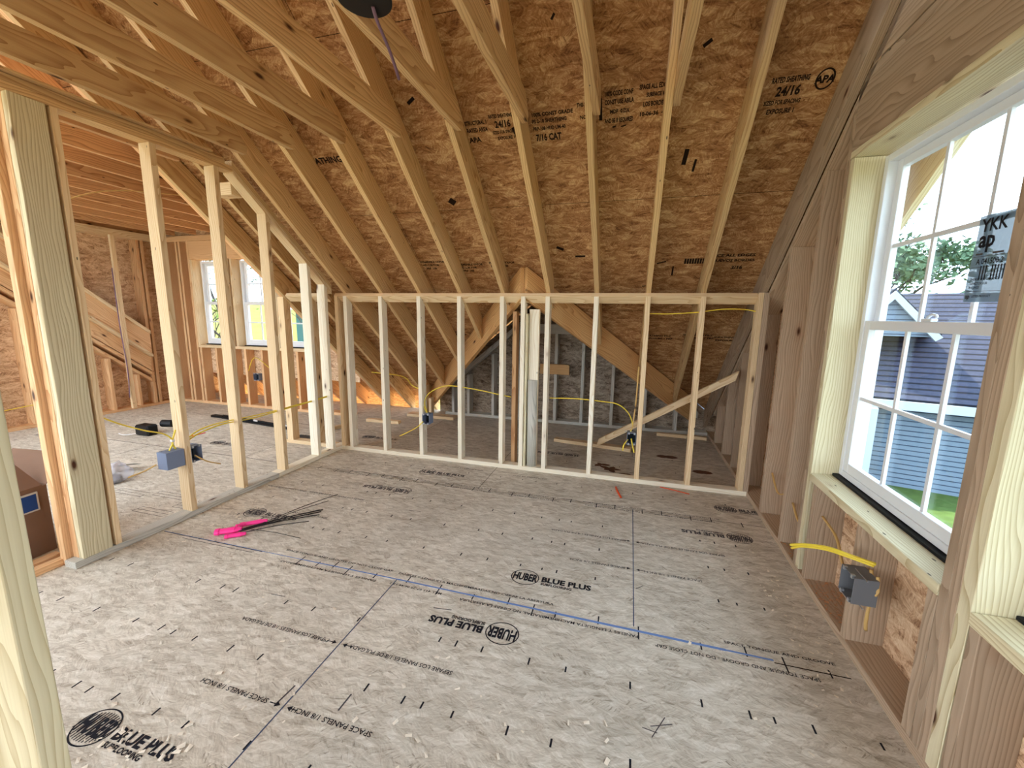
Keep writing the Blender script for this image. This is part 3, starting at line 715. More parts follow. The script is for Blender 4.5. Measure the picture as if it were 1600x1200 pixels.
wstud(.14, .038, .038, .56, 'cripple stud holding the grey box under the sill', M['wstud'], g='cripples under the window sill')
wstud(-.303, .045, .038, .56, 'cripple stud under the right end of the sill', M['wstud'], g='cripples under the window sill')
wstud(-.342, .036, .038, 2.164, 'trimmer stud right of the first window', M['wstud'], g='post between the two windows')
wstud(-.379, .036, .038, 2.164, 'knotty middle stud between the two windows', M['wstud'], g='post between the two windows')
wstud(-.429, .049, .038, 2.164, 'pale trimmer lining the left side of the second window', M['jamb'], g='post between the two windows')
wstud(-.470, .036, .038, .56, 'wide-faced cripple under the second window sill', M['wstud'], g='cripples under the second sill')
wstud(-.88, .038, .038, .56, 'cripple under the middle of the second window', M['wstud'], g='cripples under the second sill')
wstud(-1.47, .038, .038, 2.164, 'trimmer at the far right of the second window', M['jamb'])
tag(box('window_sill', (XR-.004, XRO), (-.304, .67), (.561, .60), M['jamb']), 'rough wooden sill under the first window', 'sill')
tag(box('window_sill', (XR-.004, XRO), (-1.43, -.431), (.561, .60), M['jamb']), 'rough wooden sill under the second window', 'sill')
tag(box('header_beam', (XR, XRO), (-1.55, .708), (2.20, 2.486), M['wstud']), 'deep header board over the two windows', 'beam')
tag(box('header_plate', (XR-.002, XRO), (-1.55, .708), (2.166, 2.199), M['jamb']), 'pale flat board under the header', 'board')
tag(box('wall_plate', (XR, XRO), (-1.55, .708), (2.487, 2.525), M['wstud']), 'first plate lying on the window header', 'wall plate')
tag(box('wall_plate', (XR, XRO), (-1.9, .62), (2.532, 2.70), M['wstud']), 'thick board above the seam over the window header', 'wall plate')
tag(box('wall_plate', (XR+.01, XRO), (-1.9, .40), (2.71, 2.85), M['wstud']), 'upper board over the window header', 'wall plate')
pts = [(XR, YRIDGE, ZR(YRIDGE)-.046), (XR, 3.3, ZR(3.3)-.046), (XR, 3.3, ZR(3.3)-.002), (XR, YRIDGE, ZR(YRIDGE)-.002)]
tag(prism('wall_plate', pts, (XRO-XR, 0, 0), M['wstud'], (0, 1, -SL)), 'sloping plate of the window wall under the end rafter', 'wall plate')
for k, y in enumerate((.3, -.1, -.5, -.9)):
    wstud(y, .038, 2.86, ZR(y)-.05, 'short stud above the header, %s from the slope' % ORD[k], slope=True, g='short studs above the header')

# ------------------------------------------------------------------ windows
def window(idx, frame, w, h, ncol, sticker=False, lock=True):
    """frame: origin lower-left corner seen from inside, X = right, Y = up, Z = toward the room"""
    root = empty('window_%d' % idx, frame.translation); root['kind'] = 'structure'
    def B(name, boxes, mat, bev=.002, parent=None):
        bm = bmesh.new()
        for b in boxes: add_box(bm, *b, bev)
        bm.transform(frame)
        return from_bm(name, bm, mat, parent or root, frame.copy())
    g = .012; f = .03
    X0, X1, Y0, Y1 = g, w-g, g+.004, h-g
    B('window_frame', [((X0, X0+f), (Y0, Y1), (-.085, 0)), ((X1-f, X1), (Y0, Y1), (-.085, 0)), ((X0+f, X1-f), (Y0, Y0+f), (-.085, 0)), ((X0+f, X1-f), (Y1-f, Y1), (-.085, 0)),
                       ((X0+f, X0+f+.01), (Y0+f, Y1-f), (-.05, -.042)), ((X1-f-.01, X1-f), (Y0+f, Y1-f), (-.05, -.042))], M['vinyl'])
    B('flashing_gap_strip', [((0.002, w-.002), (.0005, .012), (-.08, .022))], M['shadowgap'], 0)  # flashing plus the gap's shadow, drawn together as one black strip
    mid = (Y0+Y1)/2
    def sash(name, y0, y1, z0, z1, rb_, rt_):
        a, b = X0+f, X1-f; s = .042
        o = B(name, [((a, a+s), (y0, y1), (z0, z1)), ((b-s, b), (y0, y1), (z0, z1)), ((a+s, b-s), (y0, y0+rb_), (z0, z1)), ((a+s, b-s), (y1-rt_, y1), (z0, z1))], M['vinyl'])
        gx0, gx1, gy0, gy1 = a+s, b-s, y0+rb_, y1-rt_; zc = (z0+z1)/2
        mun = [((gx0+(gx1-gx0)*k/ncol-.0085, gx0+(gx1-gx0)*k/ncol+.0085), (gy0, gy1), (zc-.006, zc+.006)) for k in range(1, ncol)]
        mun.append(((gx0, gx1), ((gy0+gy1)/2-.0085, (gy0+gy1)/2+.0085), (zc-.0065, zc+.0065)))
        B('muntins', mun, M['vinyl'], 0, o)
        B('glass_pane', [((gx0-.004, gx1+.004), (gy0-.004, gy1+.004), (zc-.011, zc-.008))], M['glass'], 0, o)
        return o
    lo = sash('lower_sash', Y0+f, mid+.02, -.032, -.004, .048, .042)
    up = sash('upper_sash', mid-.02, Y1-f, -.066, -.038, .036, .036)
    if lock:
        bm = bmesh.new(); c = (X0+X1)/2-.02
        add_box(bm, (c-.03, c+.03), (mid+.02, mid+.032), (-.03, -.006), .003)
        add_tube(bm, spline([V((c-.012, mid+.034, -.018)), V((c+.015, mid+.046, -.016)), V((c+.045, mid+.044, -.012)), V((c+.055, mid+.036, -.01))], 5), .005, 8)
        bm.transform(frame); from_bm('sash_lock', bm, M['vinyl'], lo, frame.copy(), False)
    return root
f1 = fr((2.214, W1[1], W1[2]), (0, -1, 0), (-1, 0, 0)); window(1, f1, W1[1]-W1[0], W1[3]-W1[2], 3)
f2 = fr((2.214, W2[1], W2[2]), (0, -1, 0), (-1, 0, 0)); window(2, f2, W2[1]-W2[0], W2[3]-W2[2], 3)
# sticker on the inside of the upper pane
SF = fr((2.2565, .085, 1.475), (0, -1, .0), (-1, 0, 0)) @ Matrix.Rotation(-.03, 4, 'Z')
bm = bmesh.new(); n = 6
g_ = [[bm.verts.new(SF @ V((.012*math.sin(j*.6)*0 + i*.165/n, j*.285/n, .0015+.002*sin(i*1.3+j)))) for i in range(n+1)] for j in range(n+1)]
for j in range(n):
    for i in range(n): bm.faces.new((g_[j][i], g_[j][i+1], g_[j+1][i+1], g_[j+1][i]))
st = tag(from_bm('window_sticker', bm, filmy('sticker_paper', lin((116, 144, 168)), .93), None, SF.copy()), 'pale blue printed manufacturer label stuck to the upper pane of the first window', 'sticker')
def stx(b, s, x, y, m='ink', sx=1.0, bold=.02): text('label_print', b, s, SF @ Matrix.Translation((x, y, .006)), M[m], st, 'LEFT', sx, bold)
stx('YKK', .058, .022, .232, sx=.95, bold=.02); stx('ap', .075, .024, .182, sx=.95, bold=.03)
stx('A 041500 2', .026, .03, .125, sx=.9); stx('||| |||||', .05, .05, .085, sx=.9); stx('ENERGY PERFORMANCE', .011, .02, .072); stx('U-FACTOR 0.28', .011, .02, .058); stx('RATINGS', .011, .02, .045); stx('ap', .022, .012, .012)
stx('LISTED PRODUCT', .010, .04, .016)
bm = bmesh.new()
for x, y, w_, h_ in ((.012, .15, .15, .0015), (.012, .115, .15, .0015), (.012, .035, .15, .0015), (.02, .156, .03, .006), (.09, .156, .045, .006)): bm.faces.new([bm.verts.new(SF @ V(q)) for q in ((x, y, .0055), (x+w_, y, .0055), (x+w_, y+h_, .0055), (x, y+h_, .0055))])
from_bm('label_print', bm, M['ink2'], st)

# ------------------------------------------------------------------ left room: dormer wall and end wall
wins = [(-5.10, -4.47), (-4.36, -3.73), (-3.62, -2.99)]
bm = bmesh.new(); xs_ = [XW-.14]+[v for w in wins for v in w]+[-2.44]
for a, b in zip(xs_, xs_[1:]):
    inw = any(abs(a-w[0]) < 1e-6 for w in wins)
    if inw: add_box(bm, (a, b), (YD+.14, YD+.154), (.46, .90)); add_box(bm, (a, b), (YD+.14, YD+.154), (2.14, 2.75))
    else: add_box(bm, (a, b), (YD+.14, YD+.154), (.46, 2.75))
tag(from_bm('wall_front', bm, M['osb_wall'], None, fr((0, YD+.14, 0), (1, 0, 0), (0, -1, 0))), kind='structure')
for k, (a, b) in enumerate(wins):
    window(3+k, fr((a, YD+.115, .90), (1, 0, 0), (0, -1, 0)), b-a, 1.24, 2, lock=False)
GD = 'studs of the dormer front wall'
tag(box('wall_plate', (XW, -2.5), (YD, YD+.139), (0, .038), M['warm']), 'bottom plate of the dormer front wall', 'wall plate')
tag(box('wall_plate', (XW, -2.5), (YD, YD+.139), (2.40, 2.476), M['warm']), 'doubled top plate over the dormer windows', 'wall plate')
tag(box('header_beam', (-5.14, -2.9), (YD, YD+.139), (2.142, 2.398), M['warm']), 'header board above the dormer windows', 'beam')
tag(box('window_sill', (-5.14, -2.9), (YD-.004, YD+.139), (.861, .899), M['stud']), 'long wooden sill under the dormer windows', 'sill')
dn = [(-5.61, .038, 2.399, 'in the far left corner'), (-5.40, .038, 2.399, 'left of the dormer windows'), (-5.34, .038, 2.399, 'beside the far left pair'), (-5.179, .038, 2.399, 'king stud left of the first dormer window')]
for x, z0, z1, lb in dn: tag(box('stud', (x, x+.038), (YD, YD+.139), (z0, z1), M['warm']), 'dormer front wall stud ' + lb, 'stud', GD)
for x, lb in ((-5.14, 'left of the first'), (-4.468, 'between first and second'), (-4.40, 'just left of the second'), (-3.728, 'between second and third'), (-3.66, 'just left of the third'), (-2.988, 'right of the third')):
    tag(box('stud', (x, x+.038), (YD, YD+.139), (.90, 2.14), M['stud']), 'light trimmer %s dormer window' % lb, 'stud', 'trimmers between the dormer windows')
cn = ['leftmost', 'second', 'third', 'fourth', 'fifth', 'sixth', 'seventh', 'rightmost']
for k, x in enumerate((-5.12, -4.83, -4.52, -4.28, -3.98, -3.68, -3.36, -2.98)):
    tag(box('stud', (x, x+.038), (YD, YD+.139), (.038, .86), M['warm']), 'cripple under the dormer sill, %s of the row' % cn[k], 'stud', 'cripples under the dormer sill')
# lower roof beyond the dormer wall with its rafter tails
bm = bmesh.new(); add_prism(bm, [(XW-.15, YD+.15, ZS(YD+.15)), (-2.43, YD+.15, ZS(YD+.15)), (-2.43, 4.33, ZS(4.33)), (XW-.15, 4.33, ZS(4.33))], (0, 0, .016))
tag(from_bm('ceiling', bm, M['osb_roof'], None, fr((0, YK, ZS(YK)), (1, 0, 0), (0, sin(TH), cos(TH)))), kind='structure')
for k in range(7):
    x = -2.43-S*(k+1); y0 = YD+.15
    tag(rafter(x, y0, 3.8, M['warm']), 'short rafter tail beyond the dormer wall, %s from the right' % ORD[k], 'rafter', 'rafter tails beyond the dormer wall')
bm = bmesh.new(); add_prism(bm, [(-2.445, .52, ZS(.52)), (-2.445, YD+.15, ZS(YD+.15)), (-2.445, YD+.15, 2.74), (-2.445, .52, 2.76)], (.012, 0, 0))
tag(from_bm('wall_cheek', bm, M['osb_wall'], None, fr((-2.44, 0, 0), (0, 1, 0), (1, 0, 0))), kind='structure')

# end wall of the left room
wl = wall_slab('wall_left', [(-.9, 4.4), (.55, 3.0), (3.10, 2.8), (3.101, .80), (4.2, -.1)], XW-.154, XW-.14, M['osb_wall']); tag(wl, kind='structure')
GL = 'studs of the left end wall'
XA, XB = XW-.139, XW
tag(box('wall_plate', (XA, XB), (-3, YD), (0, .038), M['warm']), 'bottom plate of the left end wall', 'wall plate')
tag(box('wall_plate', (XA, XB), (-3, YD), (2.38, 2.476), M['stud']), 'doubled top plate of the left end wall', 'wall plate')
def zl(y, d): return ZS(y)+d
def lst(y, z0, z1, lb, x0=XA, x1=XB, m='warm', w=.038): tag(box('stud', (x0, x1), (y, y+w), (z0, z1), M[m]), lb, 'stud', GL)
lst(2.66, .038, 2.379, 'left end wall stud in the far corner', x0=XA); lst(2.60, .038, 2.379, 'second corner stud of the left end wall', m='warm')
lst(2.23, .038, 2.379, 'full height pale stud crossing the sloping boards of the left end wall', x0=XB+.085, x1=XB+.124, m='stud', w=.05)
for k, y in enumerate((.86, 1.28, 1.72, 2.08, 2.40)): lst(y, .038, ZS(y)-.83, 'short stud below the sloping boards, %s from the left' % ORD[k])
def lsl(off, ph, x0, x1, m, lb, y0=.92, y1=2.59):
    pts = [(x0, y0, ZS(y0)+off), (x0, y1, ZS(y1)+off), (x0, y1, ZS(y1)+off+ph), (x0, y0, ZS(y0)+off+ph)]
    tag(prism('rafter', pts, (x1-x0, 0, 0), M[m], (0, 1, -SL)), lb, 'rafter', 'sloping members against the left end wall')
lsl(-.39, .29, XB+.04, XB+.078, 'warm', 'bright front rafter sloping across the left end wall')
lsl(-.10, .05, XB+.0, XB+.10, 'stud', 'pale cap strip on the sloping rafter of the left end wall')
lsl(-.43, .038, XB+.0, XB+.10, 'stud', 'pale lower edge strip under the bright sloping rafter', y0=.92)
lsl(-.64, .205, XB+.0, XB+.036, 'warm', 'shaded board below the bright sloping rafter', y0=.52)
lsl(-.70, .045, XA, XB+.03, 'warm', 'upper sloping plate of the left end wall', y0=.33); lsl(-.80, .045, XA, XB+.01, 'warm', 'lower sloping plate of the left end wall', y0=.33)

# ------------------------------------------------------------------ loose lumber
tag(plank('diagonal_brace', (.84, 2.60, .02), (2.05, 2.25, .86), V((.25, .0, .97)), .089, (0, 1, 0), .038, M['stud']), 'diagonal two-by-four brace leaning behind the low wall', 'brace')
def scrap(x0, y0, x1, y1, lb, w=.089, m='stud', t=.037):
    a, b = V((x0, y0, 0)), V((x1, y1, 0)); d = (b-a).normalized(); p = V((-d.y, d.x, 0))
    tag(plank('lumber_scrap', a, b, p, w, (0, 0, 1), t, M[m]), lb, 'board', 'scrap boards on the floor')
scrap(.36, 2.70, 1.20, 2.58, 'long scrap board lying under the diagonal brace'); scrap(-2.15, 2.78, -1.68, 2.80, 'short scrap block on the floor past the corner', .07)
scrap(1.5, 3.33, 2.05, 3.30, 'thin scrap board on the floor near the far right', .05); scrap(-2.3, .98+1.2, -2.22, .98+1.5, 'stub beside the floor opening', .05)
for k, (y, x) in enumerate(((-.50, -1.86), (-.56, -1.95))): tag(box('lumber_scrap', (x-.02, x+.03), (y-.35, y+.16), (0, .036), M['warm']), 'strip of wood lying in the doorway, %s' % ('nearer the plate', 'nearer the carton')[k], 'board', 'wood strips in the doorway')

# ------------------------------------------------------------------ electrical boxes and cables
def ebox(name, frame, w, h, d, lb, mm='box'):
    """open box: opening toward +Z of the frame"""
    root = empty(name, frame.translation); tag(root, lb, 'electrical box')
    t = .003; bm = bmesh.new()
    for b in [((0, w), (0, h), (0, t)), ((0, t), (0, h), (t, d)), ((w-t, w), (0, h), (t, d)), ((t, w-t), (0, t), (t, d)), ((t, w-t), (h-t, h), (t, d))]: add_box(bm, *b, .0005)
    bm.transform(frame); from_bm('box_shell', bm, M[mm], root, frame.copy())
    bm = bmesh.new(); add_box(bm, (t, w-t), (t, h-t), (t, t+.002)); bm.transform(frame); from_bm('box_shade', bm, M['boxd'], root, frame.copy())  # dark plate painting the shade inside the open box

    for y in (h-.008, 0):
        for x in (.2, .8):
            bm = bmesh.new(); add_box(bm, (w*x-.006, w*x+.006), (y-.004, y+.012), (d-.010, d+.002)); bm.transform(frame); from_bm('screw_tab', bm, M['steel'], root, frame.copy())
    for y in (h+.004, -.004):
        bm = bmesh.new(); add_tube(bm, [V((-.02, y, d*.6)), V((w*.7, y, d*.6))], .002, 6); bm.transform(frame); from_bm('nail', bm, M['steel'], root, frame.copy())
    return root
def cable(pts, lb, m='yellow', r=.0045, g='yellow electrical cables'):
    return tag(tube('electrical_cable', pts, r, M[m], None, 7, 7, 1.5), lb, 'cable', g)
# pair on the partition stud (openings toward the left room / the room)
ebox('electrical_box', fr((XL-.006, .182, .375), (0, -1, 0), (-1, 0, 0)), .112, .115, .085, 'grey-blue electrical box on the left side of the partition stud')
ebox('electrical_box', fr((XL-.092, .228, .375), (0, 1, 0), (1, 0, 0)), .075, .11, .085, 'electrical box on the right side of the partition stud')
ebox('electrical_box', fr((XS+2*S+.042, YK+.07, .355), (1, 0, 0), (0, -1, 0)), .075, .1, .085, 'grey electrical box on the third white stud of the low wall')
ebox('electrical_box', fr((XS+7*S-.078, YK+.08, .34), (1, 0, 0), (0, -1, 0)), .074, .1, .085, 'open electrical box full of wires on a right-hand low wall stud')
ebox('electrical_box', fr((XR+.032, .030, .39), (0, 1, 0), (-1, 0, 0)), .106, .112, .085, 'large grey electrical box below the window sill', 'boxg')
ebox('electrical_box', fr((-4.10, YD+.02, .42), (1, 0, 0), (0, -1, 0)), .1, .1, .06, 'dark electrical box between the dormer cripples')
# cables
cy = YK+.04
cable([(XS+2*S+.07, cy, .455), (-.76, cy, .56), (-.70, cy, .66), (-.52, cy, .735), (-.25, cy, .72), (.0, cy, .685), (.11, cy, .67)], 'yellow cable arching from the grey box to the centre cluster')
cable([(XS+2*S+.06, cy, .455), (-.79, cy, .58), (-.80, cy+.03, .66), (-.95, cy+.1, .70), (-1.25, 2.2, .73), (-1.7, 2.3, .74)], 'yellow cable leaving the grey box toward the left corner')
cable([(XS+2*S+.05, YK-.01, .38), (-.80, YK-.04, .33), (-.90, YK-.08, .27), (-.96, YK-.1, .24)], 'loose yellow cable end hanging below the grey box')
cable([(.47, cy, .685), (.7, cy, .695), (.93, cy, .686), (1.06, cy, .67), (1.15, cy, .60), (1.19, cy, .50), (1.17, cy, .43)], 'yellow cable running right of the centre cluster into the open box')
cable([(1.21, cy, 1.0), (1.205, cy+.02, .7), (1.19, cy, .5), (1.18, cy, .43)], 'cable running down the stud into the open box', 'tan')
cable([(1.16, cy-.03, .38), (1.13, YK-.01, .34), (1.12, YK-.03, .29)], 'yellow wire tail hanging from the open box'); cable([(1.185, cy-.03, .39), (1.20, YK-.01, .33), (1.215, YK-.03, .28)], 'second yellow wire tail hanging from the open box')
cable([(1.262, cy, 1.435), (1.42, cy, 1.435), (1.62, cy, 1.45), (1.80, cy, 1.475), (1.95, cy, 1.475), (2.03, cy, 1.462)], 'yellow cable strung just below the top plate at the right')
xc = XL-.045
cable([(xc, 1.66, .585), (xc, 1.42, .575), (xc, 1.2, .575), (xc, 1.0, .572), (xc, .75, .578), (xc, .5, .59), (xc-.01, .34, .575), (xc-.01, .236, .53)], 'yellow cable threaded along the partition studs')
cable([(xc, 1.66, .575), (xc, 1.42, .568), (xc, 1.2, .565), (xc, 1.0, .562), (xc, .75, .56), (xc, .5, .575), (xc-.01, .33, .55), (xc-.01, .236, .515)], 'second yellow cable threaded along the partition studs')
cable([(-1.90, -.25, .86), (-1.83, -.12, .74), (-1.78, -.0, .66), (-1.76, .10, .61), (-1.755, .145, .55), (-1.76, .12, .49)], 'yellow cable dropping into the left partition box')
cable([(-1.755, .17, .62), (-1.755, .15, .57), (-1.76, .145, .53), (-1.76, .16, .49)], 'short yellow cable entering the left partition box')
cable([(-1.80, .06, .41), (-1.82, 0, .385), (-1.84, -.08, .37)], 'tan cable tail sticking out left of the box', 'tan'); cable([(-1.72, .25, .42), (-1.69, .31, .36), (-1.66, .38, .32)], 'tan cable tail sticking out right of the box', 'tan')
xb = 2.05
cable([(2.10, .02, .468), (2.03, .06, .47), (1.98, .13, .455), (1.93, .21, .415), (1.90, .27, .375)], 'thick yellow cable pair poking out of the box below the window', r=.006)
cable([(2.10, .03, .455), (2.03, .08, .455), (1.98, .15, .437), (1.93, .23, .395), (1.91, .28, .355)], 'second yellow cable poking out of the box below the window', r=.006)
cable([(2.13, .05, .40), (2.125, .03, .34), (2.12, .05, .30), (2.12, .06, .2), (2.135, .08, .14)], 'tan cable dropping from the window box into the stud', 'tan')
cable([(2.13, .10, .40), (2.125, .07, .35), (2.12, .055, .30)], 'tan cable joining the bundle below the window box', 'tan')
cable([(2.14, .178, .22), (2.12, .28, .3), (2.13, .4, .38), (2.14, .58, .40)], 'tan cable looping between cripples below the window', 'tan')
cable([(2.14, .75, .27), (2.13, .83, .25), (2.14, .965, .30)], 'tan cable between the king stud and its neighbour', 'tan'); cable([(2.14, 1.01, .36), (2.12, 1.15, .28), (2.14, 1.37, .34)], 'tan cable between the two tall wall studs', 'tan')
cable([(XB+.05, .6, .22), (XB+.05, 1.0, .26), (XB+.05, 1.4, .29)], 'yellow cable along the left end wall'); cable([(-4.2, YD-.02, .95-.4), (-4.1, YD-.03, .72), (-4.0, YD-.03, .74), (-3.8, YD-.02, .6)], 'yellow cable looping under the dormer sill')
cable([(-2.75, .15, 1.85), (-2.75, .25, 2.1), (-2.75, .6, 2.3), (-2.75, 1.2, 2.42)], 'tan cable hanging below the left room joists', 'tan')
cable([(-5.52, 2.2, 1.95), (-5.52, 2.2, 1.2), (-5.52, 2.22, .6), (-5.52, 2.2, .2)], 'cable stapled down the stud of the left end wall', 'purple', r=.006)
tag(box('cable_clip', (XL-.055, XL-.035), (.135, .155), (.545, .56), M['white']), 'white clip tying the cables above the partition box', 'clip'); tag(box('cable_clip', (2.11, 2.13), (.035, .065), (.295, .31), M['white']), 'white clip tying the cables under the window box', 'clip')
# can light
cl = empty('recessed_light', (.19, -.395, 2.48)); tag(cl, 'round black light fitting under the joists at the top edge', 'ceiling light')
bm = bmesh.new(); bmesh.ops.create_cone(bm, cap_ends=True, segments=40, radius1=.085, radius2=.075, depth=.02, matrix=Matrix.Translation((.19, -.395, 2.478)))
from_bm('housing', bm, M['black'], cl)
bm = bmesh.new(); bmesh.ops.create_cone(bm, cap_ends=True, segments=40, radius1=.092, radius2=.092, depth=.01, matrix=Matrix.Translation((.19, -.395, 2.462)))
from_bm('trim_ring', bm, M['black'], cl)
tag(tube('electrical_cable', [(.20, -.36, 2.455), (.185, -.31, 2.44), (.16, -.20, 2.42), (.135, -.11, 2.40), (.12, -.06, 2.385)], .005, M['purple'], None, 6, 8, 1.3), 'mauve cable hanging from the black can light', 'cable')

# ------------------------------------------------------------------ things on the floor
# zip ties with pink heads
tb = empty('cable_tie_bundle', (-1.25, .12, 0)); tag(tb, 'bundle of long black ties with bright pink sleeves on the floor', 'cable ties')
def pk(p0, p1, r, nm='pink_sleeve'):
    a, b = V(p0), V(p1); bm = bmesh.new()
    add_tube(bm, [a, a.lerp(b, .15), a.lerp(b, .2), a.lerp(b, .75), a.lerp(b, .8), b], [r*.9, r, r*.8, r, r*.85, r*.6], 10, 1.5)
    from_bm(nm, bm, M['pink'], tb, Matrix.Translation(a))
pk((-1.335, .045, .02), (-1.21, .125, .022), .02); pk((-1.27, .165, .02), (-1.145, .26, .024), .014); pk((-1.24, .03, .014), (-1.15, .10, .014), .013); pk((-1.25, .12, .04), (-1.235, .17, .03), .008)
for k, (p0, p1, r) in enumerate([((-1.22, .11), (-.93, .53), .0035), ((-1.21, .10), (-.90, .46), .003), ((-1.20, .10), (-.92, .50), .0035), ((-1.15, .23), (-1.0, .78), .0022), ((-1.16, .10), (-.90, .36), .0025), ((-1.15, .14), (-.79, .165), .0018), ((-1.14, .22), (-.99, .66), .0018), ((-1.2, .11), (-.95, .52), .003)]):
    a, b = V((p0[0], p0[1], .02)), V((p1[0], p1[1], .006)); mid = a.lerp(b, .5)+V((0, 0, .008))
    tube('black_tie', [a, mid, b], r, M['black'], tb, 5, 6)
for k, (pts, lb) in enumerate([([(1.085, 1.60, .004), (1.095, 1.53, .008), (1.13, 1.40, .004)], 'small orange plastic strip standing out on the floor'), ([(1.44, 1.715, .004), (1.55, 1.67, .007), (1.66, 1.635, .004)], 'thin orange strip beside the low wall plate')]):
    tag(tube('plastic_strip', pts, .006 if k == 0 else .0035, M['orange'], None, 5, 6, 1.4), lb, 'plastic strip', 'orange strips on the floor')
# carton behind the doorway plank
bx = empty('cardboard_box', (-2.35, -.55, 0)); tag(bx, 'open brown cardboard carton behind the doorway plank', 'box')
Fb = Matrix.Translation((-2.08, -.34, 0)) @ Matrix.Rotation(.12, 4, 'Z')
bm = bmesh.new(); w_, d_, h_, t = .46, .5, .40, .006
for b in [((-w_, 0), (-d_, 0), (0, t)), ((-t, 0), (-d_, 0), (t, h_)), ((-w_, -w_+t), (-d_, 0), (t, h_)), ((-w_+t, -t), (-t, 0), (t, h_)), ((-w_+t, -t), (-d_, -d_+t), (t, h_))]: add_box(bm, *b)
bm.transform(Fb); from_bm('carton_body', bm, M['card'], bx)
def flap(pts, m): 
    bm = bmesh.new(); add_prism(bm, [Fb @ V(p) for p in pts], (0, 0, .005)); from_bm('carton_flap', bm, m, bx)
flap([(0, -.02, h_), (0, -d_+.02, h_), (.03, -d_+.04, h_+.20), (.03, -.04, h_+.2)][0:0] or [(0, -.02, h_), (0, -d_, h_), (-.2, -d_, h_+.13), (-.2, -.02, h_+.13)], M['card'])
flap([(-w_, 0, h_), (0, 0, h_), (-.02, .14, h_+.14), (-w_+.02, .14, h_+.14)], M['card'])
flap([(-w_, -.02, h_), (-w_, -d_+.02, h_), (-w_-.16, -d_+.04, h_+.10), (-w_-.16, -.04, h_+.10)], M['cardw'])
ib = empty('printed_packet', Fb @ V((.005, -.2, h_-.1))); tag(ib, 'pale printed band with a blue label on the side of the carton', 'packet')
bm = bmesh.new(); add_box(bm, (.002, .012), (-.46, -.05), (h_-.13, h_-.02), .002); bm.transform(Fb); from_bm('packet', bm, M['cardw'], ib)
bm = bmesh.new(); add_box(bm, (.012, .0135), (-.2, -.06), (h_-.12, h_-.03)); bm.transform(Fb); from_bm('printed_band', bm, M['blue'], ib)
# clear bag of clips
bg_ = empty('clip_bag', (-2.9, .44, 0)); tag(bg_, 'clear plastic bag of small grey clips on the left room floor', 'bag')
def blob(name, c, r, mat, seed, parent, sub=3, amp=.22, smooth=True):
    rn = random.Random(seed); bm = bmesh.new(); bmesh.ops.create_icosphere(bm, subdivisions=sub, radius=1)
    ph = [rn.uniform(0, 6) for _ in range(6)]
    for v in bm.verts:
        q = v.co; k = 1+amp*(sin(q.x*5+ph[0])*sin(q.y*4+ph[1])+.6*sin(q.z*9+ph[2])*cos(q.x*8+ph[3])+.4*sin(q.y*13+ph[4]))
        v.co = V((c[0]+q.x*r[0]*k, c[1]+q.y*r[1]*k, max(.001, c[2]+q.z*r[2]*k)))
    return from_bm(name, bm, mat, parent, None, smooth)
blob('clips', (-2.88, .42, .035), (.06, .06, .04), M['bag'], 3, bg_, 3, .12, False); blob('bag_film', (-2.90, .45, .065), (.085, .10, .085), M['film'], 5, bg_)
tag(plank('cardboard_piece', (-3.25, .62, .02), (-3.05, .74, .03), (.5, -.7, .35), .14, (0, 0, 1), .004, M['cardw']), 'grey-white flap of packaging behind the clip bag', 'cardboard')
# black tool
tl = empty('cordless_tool', (-4.1, 1.5, 0)); tag(tl, 'small black tool with a round head on the left room floor', 'tool')
box('tool_body', (-4.22, -4.02), (1.42, 1.54), (0, .12), M['black'], tl, .015)
bm = bmesh.new(); add_tube(bm, [V((-4.04, 1.60, .11)), V((-3.92, 1.63, .11))], .042, 16); from_bm('tool_head', bm, M['black'], tl)
tube('tool_cord', [(-4.2, 1.45, .02), (-4.32, 1.38, .005), (-4.45, 1.40, .005)], .004, M['white'], tl)
tag(tube('marking_flag', [(-3.62, 1.38, .01), (-3.5, 1.52, .03), (-3.42, 1.62, .05)], .005, M['red'], None, 4, 6), 'thin red wire lying near the black tool', 'wire')
lv = empty('spirit_level', (-3.4, 2.2, 0)); tag(lv, 'long black spirit level lying on the left room floor', 'spirit level')
Fl = fr((-4.02, 2.30, 0), (1, -.13, 0), (0, 0, 1)); bm = bmesh.new(); add_box(bm, (0, 1.35), (0, .05), (0, .022), .003); add_box(bm, (0, 1.35), (.02, .03), (.022, .05), .002); bm.transform(Fl); from_bm('level_rail', bm, M['black'], lv, Fl.copy())
bm = bmesh.new(); add_box(bm, (.6, .68), (.018, .032), (.03, .052), .002); add_box(bm, (1.15, 1.2), (.018, .032), (.03, .052), .002); bm.transform(Fl); from_bm('vial', bm, M['cardw'], lv, Fl.copy())
tag(box('black_pad', (-4.22, -4.02), (2.31, 2.38), (0, .03), M['black'], None, .006), 'small black pad at the end of the spirit level', 'tool')

# ------------------------------------------------------------------ outside
def striped(name, c1, c2, per, axis=2, rough=.8, jitter=0.0, w=.12):
    m = NT(name, rough, .2); oc = m.n('ShaderNodeTexCoord').outputs['Object']
    s = m.n('ShaderNodeSeparateXYZ', {0: oc}).outputs[axis]
    f = m.math('FRACT', m.math('DIVIDE', s, per)); l = m.math('LESS_THAN', f, w)
    c = m.mix(l, c1, c2)
    if jitter:
        n = m.n('ShaderNodeTexNoise', {'Vector': oc, 'Scale': 9.0, 'Detail': 3.0}).outputs['Fac']
        c = m.mix(m.math('MULTIPLY', n, jitter), c, c2)
    m.base(c); return m.m
M['siding'] = striped('lap_siding', lin((104, 118, 132)), lin((46, 58, 76)), .13, 1, w=.2)
M['shingle'] = striped('roof_shingle', lin((56, 60, 78)), lin((18, 20, 30)), .22, 1, jitter=.6, w=.3)
M['trimw'] = plain('white_trim', lin((160, 170, 176)), .6)
